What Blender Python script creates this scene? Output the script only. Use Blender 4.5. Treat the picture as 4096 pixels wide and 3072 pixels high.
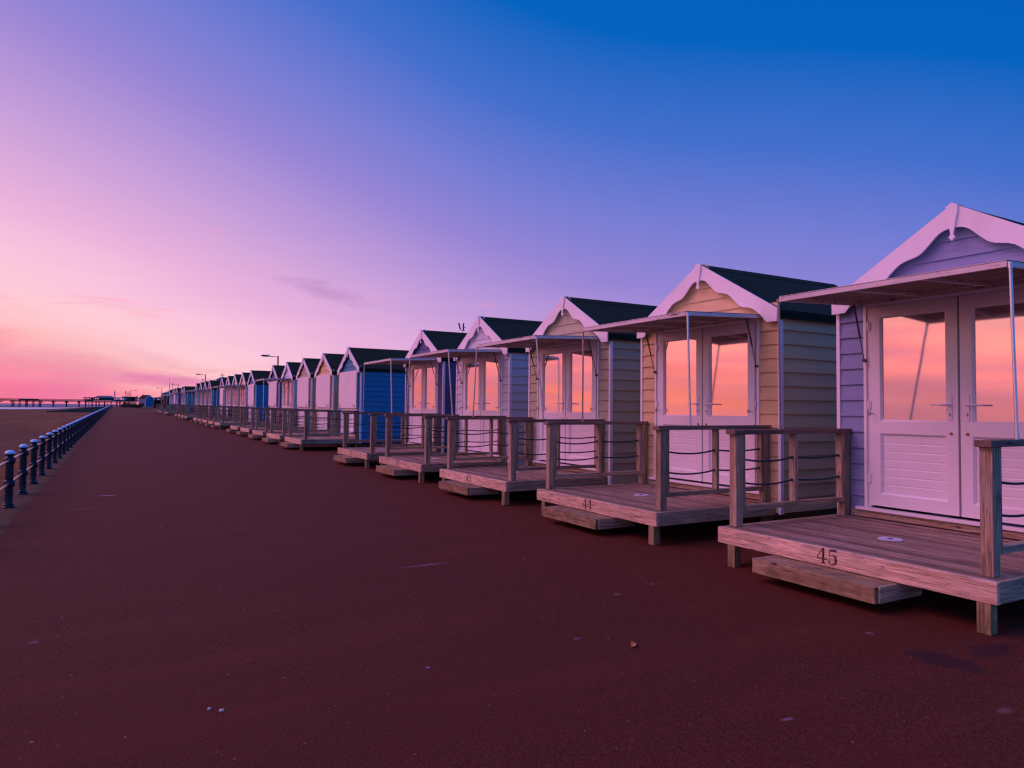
import bpy, bmesh, math, random
from mathutils import Vector, Matrix
R = math.radians
for o in list(bpy.data.objects): bpy.data.objects.remove(o)
SC = bpy.context.scene
COL = SC.collection
random.seed(7)

# ------------------------------------------------------------------ camera
F, YAW, PITCH, ROLL, SL, H = 2787.36, .515, .0343, .0093, .0028, 1.65
cy, sy, cp, sp = math.cos(YAW), math.sin(YAW), math.cos(PITCH), math.sin(PITCH)
FWD = Vector((sy*cp, cy*cp, sp)); RT = Vector((cy, -sy, 0)); UP = RT.cross(FWD)
cr, sr = math.cos(ROLL), math.sin(ROLL)
RT, UP = cr*RT+sr*UP, -sr*RT+cr*UP
cam = bpy.data.cameras.new('camera'); cam.lens = F/4096*36; cam.sensor_width = 36
cam.clip_start = .05; cam.clip_end = 20000
co = bpy.data.objects.new('camera', cam); COL.objects.link(co)
m = Matrix((( RT.x, UP.x, -FWD.x, 0), (RT.y, UP.y, -FWD.y, 0), (RT.z, UP.z, -FWD.z, H), (0, 0, 0, 1)))
co.matrix_world = m; SC.camera = co
def at(u, v, y):
    """world point at distance y along the promenade that the photo shows at pixel u, v"""
    d = FWD*F+RT*(u-2048)+UP*(1536-v); t = y/d.y
    return Vector((d.x*t, y, H+d.z*t))
SC.view_settings.view_transform = 'Standard'; SC.view_settings.look = 'None'
SC.cycles.pixel_filter_type = 'BLACKMAN_HARRIS'; SC.cycles.filter_width = 1.3
SC.view_settings.exposure = 0; SC.view_settings.gamma = 1

# ------------------------------------------------------------------ node helpers
class NT:
    def __init__(s, tree): s.t = tree; s.n = tree.nodes; s.l = tree.links
    def new(s, typ, **kw):
        nd = s.n.new(typ); ins = kw.pop('ins', {})
        for k, v in kw.items(): setattr(nd, k, v)
        for k, v in ins.items():
            if isinstance(v, bpy.types.NodeSocket): s.l.new(v, nd.inputs[k])
            else: nd.inputs[k].default_value = v
        return nd
    def math(s, op, a, b=0.0, c=0.0, clamp=False):
        return s.new('ShaderNodeMath', operation=op, use_clamp=clamp, ins={0: a, 1: b, 2: c}).outputs[0]
    def mr(s, v, a, b, c=0., d=1., smooth=False):
        return s.new('ShaderNodeMapRange', interpolation_type='SMOOTHSTEP' if smooth else 'LINEAR', ins={0: v, 1: a, 2: b, 3: c, 4: d}).outputs[0]
    def mix(s, f, a, b, blend='MIX'):
        nd = s.n.new('ShaderNodeMix'); nd.data_type = 'RGBA'; nd.blend_type = blend
        for i, v in ((0, f), (6, a), (7, b)):
            if isinstance(v, bpy.types.NodeSocket): s.l.new(v, nd.inputs[i])
            elif i == 0: nd.inputs[0].default_value = v
            else: nd.inputs[i].default_value = (*v, 1) if len(v) == 3 else v
        return nd.outputs[2]
    def noise(s, vec, scale, detail=4, rough=.55, dist=0.):
        return s.new('ShaderNodeTexNoise', ins={'Vector': vec, 'Scale': scale, 'Detail': detail, 'Roughness': rough, 'Distortion': dist}).outputs[0]
    def ramp(s, fac, stops, interp='LINEAR'):
        nd = s.n.new('ShaderNodeValToRGB'); cr = nd.color_ramp; cr.interpolation = interp
        while len(cr.elements) < len(stops): cr.elements.new(0.5)
        for e, (p, c) in zip(cr.elements, stops): e.position = p; e.color = (*c, 1)
        s.l.new(fac, nd.inputs[0]); return nd.outputs[0]
    def mapv(s, vec, scale=(1, 1, 1), loc=(0, 0, 0), rot=(0, 0, 0)):
        return s.new('ShaderNodeMapping', ins={'Vector': vec, 'Scale': scale, 'Location': loc, 'Rotation': rot}).outputs[0]

# ------------------------------------------------------------------ sky: dusk, afterglow over the sea to the north-west
w = bpy.data.worlds.new('World'); SC.world = w; w.use_nodes = True
W = NT(w.node_tree); W.n.clear()
d = W.new('ShaderNodeNewGeometry').outputs['Incoming']
d = W.new('ShaderNodeVectorMath', operation='SCALE', ins={0: d, 3: -1.0}).outputs[0]
sx = W.new('ShaderNodeSeparateXYZ', ins={0: d})
elev = W.math('MULTIPLY', W.math('ARCSINE', sx.outputs[2]), 57.2958)
elev = W.math('MAXIMUM', elev, 0.)
HIGH_FILL = (4.7, 1.2, 2.1); DOME_BOOST = (.9, 1.9, 1.8); BACK_BOOST = (1.2, 2.5, 2.1)
GA = R(-50)
gx, gy = math.sin(GA), math.cos(GA)
hl = W.math('SQRT', W.math('ADD', W.math('MULTIPLY', sx.outputs[0], sx.outputs[0]), W.math('ADD', W.math('MULTIPLY', sx.outputs[1], sx.outputs[1]), 1e-5)))
dot = W.math('DIVIDE', W.math('ADD', W.math('MULTIPLY', sx.outputs[0], gx), W.math('MULTIPLY', sx.outputs[1], gy)), hl)
fc = W.n.new('ShaderNodeFloatCurve'); W.l.new(W.mr(dot, -1, 1), fc.inputs['Value'])
# x: (dot+1)/2  y: (shift+10)/60
pts = [(-1., 34), (-.6, 25), (-.36, 19), (.15, 13.), (.45, 6.3), (.71, 0), (.9, -4), (1., -5)]
c = fc.mapping.curves[0]
while len(c.points) < len(pts): c.points.new(.5, .5)
for p, (x, y) in zip(c.points, pts): p.location = ((x+1)/2, (y+10)/60); p.handle_type = 'AUTO'
fc.mapping.update()
shift = W.mr(fc.outputs[0], 0, 1, -10, 50)
# thin layered cloud, stretched along the horizon
strv = W.mapv(d, (2.2, 2.2, 22), (3.1, .7, .2), (0, .05, 0))
n1 = W.noise(strv, 1.6, 5, .55, .6)
n2 = W.noise(W.mapv(d, (1.2, 1.2, 7), (0, 4, 0), (R(4), R(-7), 0)), 2.4, 4, .55, .8)
low = W.mr(elev, 3, 17, 1, 0, True)
wig = W.math('MULTIPLY', W.math('SUBTRACT', n1, .5), W.math('MULTIPLY', low, 4.))
s = W.math('ADD', W.math('ADD', elev, shift), wig)
stops = [(-6, (.98, .20, .13)), (-2, (1.0, .20, .20)), (0.5, (1.0, .20, .33)), (1.8, (1.0, .245, .37)), (3.2, (1.0, .36, .42)), (4.6, (1.0, .515, .53)), (7.0, (1.0, .60, .67)), (9.6, (.96, .56, .73)),
         (13.2, (.81, .445, .72)), (19, (.545, .335, .70)), (25, (.31, .235, .665)), (29, (.205, .212, .66)), (36, (.062, .162, .61)), (43, (.002, .125, .53)), (55, (.001, .10, .47)), (75, (.001, .09, .42))]
sky = W.ramp(W.mr(s, -10, 80), [((a+10)/90, b) for a, b in stops], 'B_SPLINE' if False else 'LINEAR')
# mauve cloud bars low over the sea, small brighter wisps
bar = W.math('MULTIPLY', W.mr(n2, .50, .68, 0, 1, True), W.mr(elev, 1., 6.5, .32, 0, True))
sky = W.mix(bar, sky, (.60, .17, .40))
wis = W.noise(W.mapv(d, (3, 3, 16), (7, 1, 2), (0, R(-14), 0)), 2.2, 3, .5, 1.2)
sky = W.mix(W.math('MULTIPLY', W.mr(wis, .62, .75, 0, 1, True), W.math('MULTIPLY', W.mr(dot, -.05, .35), W.mr(elev, 4, 18, .35, 0, True))), sky, (1., .33, .42))
# one small dark wisp
wd = (FWD*F+RT*(1290-2048)+UP*(1536-1165)).normalized()
wr = wd.cross(Vector((0, 0, 1))).normalized(); wu = wr.cross(wd).normalized()
def comp(vec):
    return W.new('ShaderNodeVectorMath', operation='DOT_PRODUCT', ins={0: d, 1: tuple(vec)}).outputs['Value']
a_, b_ = comp(wr), comp(wu)
wn = W.noise(W.mapv(d, (1, 1, 3)), 22, 4, .6, .8)
bb = W.math('ADD', b_, W.math('MULTIPLY', a_, .22))
rr = W.math('SQRT', W.math('ADD', W.math('POWER', W.math('DIVIDE', a_, .074), 2.), W.math('POWER', W.math('DIVIDE', bb, .0135), 2.)))
rr = W.math('ADD', rr, W.math('MULTIPLY', W.math('SUBTRACT', wn, .5), 1.5))
wm = W.math('MULTIPLY', W.mr(rr, .1, 1.15, .46, 0, True), W.mr(comp(wd), .8, .9, 0, 1))
sky = W.mix(wm, sky, (.43, .21, .52))
bd = (FWD*F+RT*(690-2048)+UP*(1536-1522)).normalized(); br = bd.cross(Vector((0, 0, 1))).normalized(); bu = br.cross(bd).normalized()
a2, b2 = comp(br), comp(bu)
rr2 = W.math('SQRT', W.math('ADD', W.math('POWER', W.math('DIVIDE', a2, .085), 2.), W.math('POWER', W.math('DIVIDE', W.math('ADD', b2, W.math('MULTIPLY', a2, .03)), .0105), 2.)))
rr2 = W.math('ADD', rr2, W.math('MULTIPLY', W.math('SUBTRACT', W.noise(W.mapv(d, (1, 1, 5)), 14, 4, .6, .6), .5), 1.2))
sky = W.mix(W.math('MULTIPLY', W.mr(rr2, .3, 1.1, .75, 0, True), W.mr(comp(bd), .8, .9, 0, 1)), sky, (.74, .17, .42))
# afterglow just above where the sun went down
gl = W.math('MULTIPLY', W.mr(dot, .755, 1.0, 0, 1, True), W.math('POWER', 2.718, W.math('MULTIPLY', -1., W.math('POWER', W.math('DIVIDE', W.math('SUBTRACT', elev, 9.), 8.5), 2.))))
gl = W.math('MULTIPLY', gl, W.mr(n1, .36, .62, .45, 1.1))
glow = W.mix(1., (.85, .25, .04), W.new('ShaderNodeCombineXYZ', ins={0: gl, 1: gl, 2: gl}).outputs[0], 'MULTIPLY')
sky = W.mix(1., sky, glow, 'ADD')
n3 = W.noise(W.mapv(d, (1.6, 1.6, 26), (5, 2, 9), (R(3), 0, 0)), 1.9, 5, .62, 1.)
bars = W.math('MULTIPLY', W.mr(n3, .46, .60, 0, 1, True), W.math('MULTIPLY', W.mr(dot, .72, .85, 0, 1, True), W.mr(elev, 7, 18, .62, 0, True)))
sky = W.mix(bars, sky, (.80, .25, .40))
# mauve murk right on the western horizon
GB = R(-74)
dot2 = W.math('DIVIDE', W.math('ADD', W.math('MULTIPLY', sx.outputs[0], math.sin(GB)), W.math('MULTIPLY', sx.outputs[1], math.cos(GB))), hl)
murk = W.math('MULTIPLY', W.mr(dot2, .86, .96, 0, 1, True), W.mr(W.math('ADD', elev, W.math('MULTIPLY', n1, 5.)), 2.5, 8.5, .75, 0, True))
sky = W.mix(murk, sky, (.52, .20, .32))
# unseen magenta fill light added over the sea; sky overhead and behind boosted
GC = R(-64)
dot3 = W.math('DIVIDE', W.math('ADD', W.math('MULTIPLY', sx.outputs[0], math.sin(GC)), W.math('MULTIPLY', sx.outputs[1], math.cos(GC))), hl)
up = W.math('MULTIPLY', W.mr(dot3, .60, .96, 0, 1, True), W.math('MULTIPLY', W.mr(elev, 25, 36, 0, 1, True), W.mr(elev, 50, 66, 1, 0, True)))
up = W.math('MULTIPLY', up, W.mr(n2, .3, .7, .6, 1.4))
sky = W.mix(1., sky, W.mix(1., HIGH_FILL, W.new('ShaderNodeCombineXYZ', ins={0: up, 1: up, 2: up}).outputs[0], 'MULTIPLY'), 'ADD')
sky = W.mix(1., sky, W.mix(W.mr(elev, 38, 62, 0, 1, True), W.mix(W.mr(dot, -.54, -.84, 0, 1, True), (1., 1., 1.), BACK_BOOST), DOME_BOOST), 'MULTIPLY')
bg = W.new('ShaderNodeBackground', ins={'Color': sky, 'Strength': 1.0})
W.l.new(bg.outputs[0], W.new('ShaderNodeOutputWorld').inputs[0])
w.cycles.sampling_method = 'MANUAL'; w.cycles.sample_map_resolution = 1024

# ------------------------------------------------------------------ materials
def mat(name, rough=.6, spec=.5, metal=0.):
    mt = bpy.data.materials.new(name); mt.use_nodes = True
    t = NT(mt.node_tree); b = t.n['Principled BSDF']
    b.inputs['Roughness'].default_value = rough; b.inputs['Specular IOR Level'].default_value = spec; b.inputs['Metallic'].default_value = metal
    return mt, t, b
def bump(t, b, h, strength=.3, dist=.002):
    nb = t.new('ShaderNodeBump', ins={'Height': h, 'Strength': strength, 'Distance': dist}); t.l.new(nb.outputs[0], b.inputs['Normal'])
def rnd(t): return t.new('ShaderNodeObjectInfo').outputs['Random']
def objc(t, r=None, k=9.):
    v = t.new('ShaderNodeTexCoord').outputs['Object']
    if r is None: return v
    sc = t.math('MULTIPLY', r, k)
    cb = t.new('ShaderNodeCombineXYZ', ins={0: sc, 1: sc, 2: sc}).outputs[0]
    return t.new('ShaderNodeVectorMath', operation='ADD', ins={0: v, 1: cb}).outputs[0]
def wood(name, axis, c1, c2, c3, boards=0., rough=.78, green=0.):
    mt, t, b = mat(name, rough, .25)
    r = rnd(t); v = objc(t, r)
    if boards:
        q = t.new('ShaderNodeSeparateXYZ', ins={0: objc(t)})
        idx = t.math('FLOOR', t.math('DIVIDE', q.outputs[0], boards))
        wn = t.new('ShaderNodeTexWhiteNoise', noise_dimensions='1D', ins={'W': idx}).outputs['Value']
        cb = t.new('ShaderNodeCombineXYZ', ins={0: t.math('MULTIPLY', wn, 3.), 1: t.math('MULTIPLY', wn, 31.), 2: 0.}).outputs[0]
        v = t.new('ShaderNodeVectorMath', operation='ADD', ins={0: v, 1: cb}).outputs[0]
    sc = [26, 26, 26]; sc[axis] = 1.3
    g = t.noise(t.mapv(v, sc), 1.0, 6, .6, 1.3)
    sf = [90, 90, 90]; sf[axis] = 3.
    fine = t.noise(t.mapv(v, sf), 1.5, 3, .6)
    sk = [7, 7, 7]; sk[axis] = 2.4
    vo = t.new('ShaderNodeTexVoronoi', ins={'Vector': t.mapv(v, sk), 'Scale': 1.0, 'Randomness': 1.}).outputs['Distance']
    knot = t.mr(vo, .06, .12, 1, 0, True)
    blot = t.noise(v, 2.6, 3, .6)
    col = t.mix(t.mr(g, .41, .58), c1, c2)
    col = t.mix(t.mr(blot, .42, .64, 0, .8), col, c3)
    if green:
        sx_ = t.noise(v, 5.5, 4, .65)
        col = t.mix(t.mr(sx_, .44, .66, 0, green), col, (.13, .12, .04))
    col = t.mix(t.mr(fine, .46, .66, 0, .55), col, (.07, .05, .04))
    # sharp cracks along the grain
    sc2 = [34, 34, 34]; sc2[axis] = .9
    ck = t.noise(t.mapv(v, sc2, (5, 5, 5)), 1.3, 2, .5, .8)
    col = t.mix(t.mr(t.math('ABSOLUTE', t.math('SUBTRACT', ck, .5)), .0, .02, .8, 0), col, (.04, .028, .022))
    col = t.mix(t.math('MULTIPLY', knot, .85), col, (.045, .028, .022))
    if boards: col = t.mix(1., col, t.ramp(wn, [(0, (.58, .57, .58)), (1, (1.18, 1.15, 1.12))]), 'MULTIPLY')
    else: col = t.mix(1., col, t.ramp(r, [(0, (.82, .80, .78)), (1, (1.12, 1.1, 1.08))]), 'MULTIPLY')
    t.l.new(col, b.inputs['Base Color'])
    bump(t, b, t.math('ADD', g, t.math('MULTIPLY', fine, .6)), .5, .003)
    return mt
WC = ((.54, .42, .27), (.25, .18, .105), (.40, .35, .25))
wood_x = wood('weathered_wood_x', 0, *WC); wood_y = wood('weathered_wood_y', 1, *WC); wood_z = wood('weathered_wood_z', 2, *WC)
fascia_m = wood('fascia_wood', 1, (.95, .70, .50), (.55, .39, .26), (.64, .50, .37))
step_m = wood('step_wood', 1, (.48, .35, .21), (.28, .19, .10), (.30, .24, .12), green=.7)
deck_m = wood('deck_boards_wood', 1, (.43, .32, .22), (.19, .13, .085), (.32, .26, .20), boards=.1)
leg_m = wood('leg_wood', 2, (.42, .32, .17), (.24, .17, .08), (.25, .21, .09), green=.8)
rail_m = wood('handrail_wood', 0, (.30, .20, .155), (.17, .11, .085), (.24, .18, .15))
def white(name, c=(.80, .79, .80), rough=.38, dirt=.12):
    mt, t, b = mat(name, rough, .5)
    r = rnd(t); v = objc(t, r)
    n = t.noise(t.mapv(v, (1, 1, .35)), 3.2, 5, .65)
    f = t.noise(v, 60, 3, .6)
    col = t.mix(t.mr(n, .48, .8, 0, dirt*2.2), c, tuple(x*.62 for x in c))
    t.l.new(col, b.inputs['Base Color'])
    t.l.new(t.mr(n, .3, .8, rough-.06, rough+.18), b.inputs['Roughness'])
    bump(t, b, f, .03, .0005)
    return mt
upvc = white('white_plastic_frame', (.80, .795, .81), .3, .07)
paintw = white('white_painted_board', (.80, .78, .80), .48, .12)
def peeling(name):
    mt, t, b = mat(name, .6, .35)
    r = rnd(t); v = objc(t, r)
    n = t.noise(t.mapv(v, (9, 3, 30)), 1., 5, .7)
    n2 = t.noise(v, 2.2, 3, .6)
    col = t.mix(t.mr(n2, .4, .75, 0, .4), (.70, .66, .64), (.46, .40, .36))
    col = t.mix(t.mr(n, .60, .645), col, (.12, .07, .045))
    t.l.new(col, b.inputs['Base Color']); bump(t, b, n, .25, .002)
    return mt
awn_m = peeling('awning_painted_board')
def clad(name, c):
    mt, t, b = mat(name, .5, .4)
    r = rnd(t); v = objc(t, r)
    q = t.new('ShaderNodeSeparateXYZ', ins={0: objc(t)})
    idx = t.math('FLOOR', t.math('DIVIDE', t.math('SUBTRACT', q.outputs[2], .26), .19))
    wn = t.new('ShaderNodeTexWhiteNoise', noise_dimensions='1D', ins={'W': idx}).outputs['Value']
    off = t.new('ShaderNodeCombineXYZ', ins={0: t.math('MULTIPLY', wn, 17.), 1: t.math('MULTIPLY', wn, 23.), 2: 0.}).outputs[0]
    v = t.new('ShaderNodeVectorMath', operation='ADD', ins={0: v, 1: off}).outputs[0]
    g = t.noise(t.mapv(v, (1.6, 1.6, 16)), 1.2, 4, .55, 2.2)
    wv = t.math('SINE', t.math('MULTIPLY', g, 70.))
    big = t.noise(v, 1.5, 4, .6)
    col = t.mix(t.mr(big, .35, .75, 0, .25), c, tuple(x*.78 for x in c))
    col = t.mix(t.mr(wv, .2, 1., 0, .22), col, tuple(x*.66 for x in c))
    col = t.mix(1., col, t.ramp(wn, [(0, (.93, .93, .93)), (1, (1.05, 1.05, 1.05))]), 'MULTIPLY')
    t.l.new(col, b.inputs['Base Color']); bump(t, b, wv, .5, .0016)
    return mt
CL = dict(lilac=clad('lilac_blue_cladding', (.23, .30, .50)), blue=clad('blue_cladding', (.025, .205, .39)), cream=clad('cream_cladding', (.70, .54, .27)), sage=clad('sage_cladding', (.44, .45, .30)),
          pale=clad('pale_blue_cladding', (.58, .64, .70)), violet=clad('violet_cladding', (.07, .10, .24)), teal=clad('teal_cladding', (.03, .22, .29)))
def simple(name, c, rough=.6, spec=.4, metal=0., nz=.25, ns=8., bs=.15):
    mt, t, b = mat(name, rough, spec, metal)
    v = objc(t, rnd(t)); n = t.noise(v, ns, 5, .6)
    t.l.new(t.mix(t.mr(n, .35, .7, 0, nz*2), c, tuple(x*.5 for x in c)), b.inputs['Base Color']); bump(t, b, n, bs, .002)
    return mt
felt_m, t, b = mat('roof_felt', .9, .12)
v = objc(t, rnd(t)); n = t.noise(v, 130, 3, .7); n2 = t.noise(v, 1.5, 4, .6)
t.l.new(t.mix(t.mr(n2, .3, .7), (.006, .018, .010), (.013, .028, .017)), b.inputs['Base Color']); bump(t, b, n, .6, .003)
steel = simple('galvanised_steel', (.62, .62, .64), .32, .5, .9, .15, 20)
dark_steel = simple('rusty_dark_steel', (.09, .065, .06), .5, .5, .4)
brass = simple('worn_brass', (.30, .20, .10), .45, .5, .8)
rope_m, t, b = mat('blue_rope', .8, .3)
v = objc(t); wv = t.new('ShaderNodeTexWave', ins={'Vector': t.mapv(v, (1, 1, 1), (0, 0, 0), (0, R(35), 0)), 'Scale': 22., 'Distortion': .2}).outputs['Fac']
t.l.new(t.mix(wv, (.012, .035, .05), (.03, .08, .11)), b.inputs['Base Color']); bump(t, b, wv, 1., .006)
num_m, t, b = mat('stencil_paint', .8, .2)
v = objc(t); n = t.noise(t.mapv(v, (40, 12, 60)), 1.5, 5, .7)
t.l.new(t.mix(t.mr(n, .5, .62), (.035, .022, .024), (.16, .09, .07)), b.inputs['Base Color'])
glass_m = bpy.data.materials.new('door_glass'); glass_m.use_nodes = True
t = NT(glass_m.node_tree); t.n.clear()
v = objc(t, rnd(t)); n = t.noise(t.mapv(v, (1, 1.4, .8)), 1.8, 2, .4)
nb = t.new('ShaderNodeBump', ins={'Height': n, 'Strength': .2, 'Distance': .004}).outputs[0]
rn_ = rnd(t); tl = t.new('ShaderNodeCombineXYZ', ins={0: 0., 1: t.math('MULTIPLY', t.math('SUBTRACT', rn_, .5), .03), 2: t.math('MULTIPLY', t.math('SUBTRACT', t.math('FRACT', t.math('MULTIPLY', rn_, 7.31)), -.75), .016)}).outputs[0]
nb = t.new('ShaderNodeVectorMath', operation='NORMALIZE', ins={0: t.new('ShaderNodeVectorMath', operation='ADD', ins={0: nb, 1: tl}).outputs[0]}).outputs[0]
gs = t.new('ShaderNodeBsdfGlossy', ins={'Color': (.80, .79, .82, 1), 'Roughness': .055, 'Normal': nb})
df = t.new('ShaderNodeBsdfDiffuse', ins={'Color': (.30, .24, .24, 1)})
t.l.new(t.new('ShaderNodeMixShader', ins={0: .86, 1: df.outputs[0], 2: gs.outputs[0]}).outputs[0], t.new('ShaderNodeOutputMaterial').inputs[0])
navy = simple('navy_gloss_paint', (.004, .016, .030), .38, .3, 0, .2, 6)
capw = simple('white_gloss_cap', (.42, .74, .95), .3, .5, 0, .08, 6)
railp = simple('lilac_grey_rail_paint', (.16, .15, .19), .22, .6, .5, .1)
disc_m = simple('pale_disc', (.55, .60, .70), .5, .4)
black = simple('black_rubber', (.01, .01, .012), .6)
green_m = simple('pier_green_paint', (.014, .065, .055), .6)
iron_m = simple('pier_iron', (.06, .045, .05), .7)
slate_m = simple('slate_roof', (.10, .14, .20), .6)
white_m = simple('white_render', (.55, .58, .62), .7)
concrete = simple('sea_wall_concrete', (.13, .11, .085), .85, .3, 0, .5, 2.5, .4)
lamp_m = simple('lamp_grey_metal', (.05, .05, .055), .5, .5, .4)
red_m = simple('red_plastic', (.45, .015, .015), .5)
brick_m = simple('brown_brick', (.12, .05, .04), .85)
cloth_d = simple('dark_clothing', (.02, .02, .028), .9)
cloth_b = simple('navy_clothing', (.012, .03, .09), .9)
tealroof = simple('teal_metal_roof', (.03, .12, .14), .5)

# ------------------------------------------------------------------ mesh helpers
class MB:
    def __init__(s): s.v = []; s.f = []; s.sm = False
    def box(s, x0, x1, y0, y1, z0, z1):
        n = len(s.v); s.v += [(x, y, z) for x in (x0, x1) for y in (y0, y1) for z in (z0, z1)]
        s.f += [tuple(n+i for i in q) for q in ((0, 1, 3, 2), (4, 6, 7, 5), (0, 4, 5, 1), (2, 3, 7, 6), (0, 2, 6, 4), (1, 5, 7, 3))]; return s
    def poly(s, pts): n = len(s.v); s.v += [tuple(p) for p in pts]; s.f.append(tuple(range(n, n+len(pts)))); return s
    def prism(s, pts, axis, a, b):
        """extrude a 2-D outline along axis from a to b"""
        n = len(s.v); k = len(pts)
        def P(p, h):
            q = list(p); q.insert(axis, h); return tuple(q)
        s.v += [P(p, a) for p in pts]+[P(p, b) for p in pts]
        s.f.append(tuple(range(n, n+k))[::-1]); s.f.append(tuple(range(n+k, n+2*k)))
        for i in range(k): j = (i+1) % k; s.f.append((n+i, n+j, n+k+j, n+k+i))
        return s
    def tube(s, pts, r, seg=8, cap=True):
        pts = [Vector(p) for p in pts]; rs = r if isinstance(r, (list, tuple)) else [r]*len(pts); rings = []
        for i, p in enumerate(pts):
            d = (pts[min(i+1, len(pts)-1)]-pts[max(i-1, 0)]).normalized()
            u = d.cross(Vector((0, 0, 1)) if abs(d.z) < .95 else Vector((1, 0, 0))).normalized(); w_ = d.cross(u)
            n = len(s.v); rings.append(n)
            s.v += [tuple(p+(u*math.cos(a)+w_*math.sin(a))*rs[i]) for a in (2*math.pi*k/seg for k in range(seg))]
        for a, b in zip(rings, rings[1:]):
            for k in range(seg): j = (k+1) % seg; s.f.append((a+k, a+j, b+j, b+k))
        if cap: s.f.append(tuple(range(rings[0], rings[0]+seg))[::-1]); s.f.append(tuple(range(rings[-1], rings[-1]+seg)))
        return s
    def lathe(s, prof, seg=20, c=(0, 0, 0)):
        rings = []
        for r, z in prof:
            n = len(s.v); rings.append(n); s.v += [(c[0]+r*math.cos(2*math.pi*k/seg), c[1]+r*math.sin(2*math.pi*k/seg), c[2]+z) for k in range(seg)]
        for a, b in zip(rings, rings[1:]):
            for k in range(seg): j = (k+1) % seg; s.f.append((a+k, a+j, b+j, b+k))
        s.f.append(tuple(range(rings[0], rings[0]+seg))[::-1]); s.f.append(tuple(range(rings[-1], rings[-1]+seg))); return s
    def mesh(s, name, m, bevel=0., smooth=False, shift=(0, 0, 0)):
        me = bpy.data.meshes.new(name); me.from_pydata(s.v, [], s.f); me.materials.append(m)
        bm = bmesh.new(); bm.from_mesh(me)
        bmesh.ops.recalc_face_normals(bm, faces=bm.faces)
        if bevel:
            ed = [e for e in bm.edges if len(e.link_faces) == 2 and e.calc_face_angle(0) > .6]
            bmesh.ops.bevel(bm, geom=ed, offset=bevel, segments=2, affect='EDGES', profile=.6, clamp_overlap=True)
        bm.to_mesh(me); bm.free()
        if smooth:
            for p in me.polygons: p.use_smooth = True
            me.set_sharp_from_angle(angle=R(38))
        return me
def tag(o, label=None, cat=None, group=None, kind=None):
    if label: o['label'] = label
    if cat: o['category'] = cat
    if group: o['group'] = group
    if kind: o['kind'] = kind
    return o
def link(name, me, parent=None, loc=None):
    o = bpy.data.objects.new(name, me); COL.objects.link(o)
    if parent: o.parent = parent
    if loc is not None: o.location = loc
    return o
def empty(name, loc, rz=0):
    o = bpy.data.objects.new(name, None); COL.objects.link(o); o.location = loc; o.rotation_euler = (0, 0, rz); o.empty_display_size = .2; return o
CACHE = {}
def cached(key, fn):
    if key not in CACHE: CACHE[key] = fn()
    return CACHE[key]
def gz(y): return SL*y      # the promenade rises slightly towards the pier

# ------------------------------------------------------------------ setting
Y1 = 400.
# promenade surface
mt, t, b = mat('red_asphalt', .8, .12)
v = t.new('ShaderNodeNewGeometry').outputs['Position']
gr = t.noise(v, 95, 3, .85); gr2 = t.noise(v, 24, 4, .75)
big = t.noise(v, .35, 4, .55); strk = t.noise(t.mapv(v, (.25, 1.6, 1)), 1., 4, .6)
col = t.mix(t.mr(gr, .40, .62), (.022, .007, .003), (.168, .044, .018))
col = t.mix(t.mr(gr2, .42, .62, 0, .38), col, (.062, .012, .008))
col = t.mix(t.mr(big, .35, .7, 0, .42), col, (.10, .020, .012))
col = t.mix(t.mr(strk, .5, .72, 0, .22), col, (.17, .045, .027))
sp_ = t.new('ShaderNodeSeparateXYZ', ins={0: v}); X, Y = sp_.outputs[0], sp_.outputs[1]
wob = t.math('MULTIPLY', t.math('SUBTRACT', t.noise(v, 6, 2), .5), .03)
# day joints in the surfacing: one along, several across
for dx in (2.84, ):
    col = t.mix(t.mr(t.math('ABSOLUTE', t.math('SUBTRACT', t.math('ADD', X, wob), dx)), 0, .014, .45, 0), col, (.035, .016, .02))
jy = t.math('PINGPONG', t.math('ADD', t.math('ADD', Y, t.math('MULTIPLY', X, .06)), wob), 4.6)
col = t.mix(t.mr(jy, 0, .014, .3, 0), col, (.035, .016, .02))
# trodden chewing gum and bird lime
for scl, th, amt, cc, sd in ((1.5, .030, .7, (.34, .25, .42), 0), (3.1, .030, .6, (.30, .17, .20), 4.3), (7., .05, .8, (.42, .25, .27), 2.), (16., .09, .55, (.34, .17, .18), 5.5), (2.1, .07, .3, (.30, .18, .24), 6.)):
    vd = t.new('ShaderNodeVectorMath', operation='ADD', ins={0: t.mapv(v, (1, 1, 0), (sd, sd*1.7, 0)), 1: t.mapv(t.new('ShaderNodeTexNoise', ins={'Vector': v, 'Scale': 16., 'Detail': 3.}).outputs['Color'], (.05, .05, 0))}).outputs[0]
    vn = t.new('ShaderNodeTexVoronoi', ins={'Vector': vd, 'Scale': scl})
    keep = t.mr(t.new('ShaderNodeSeparateColor', ins={0: vn.outputs['Color']}).outputs[0], .55, .56)
    col = t.mix(t.math('MULTIPLY', t.mr(vn.outputs['Distance'], th*.75, th, amt, 0), keep), col, cc)
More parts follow.
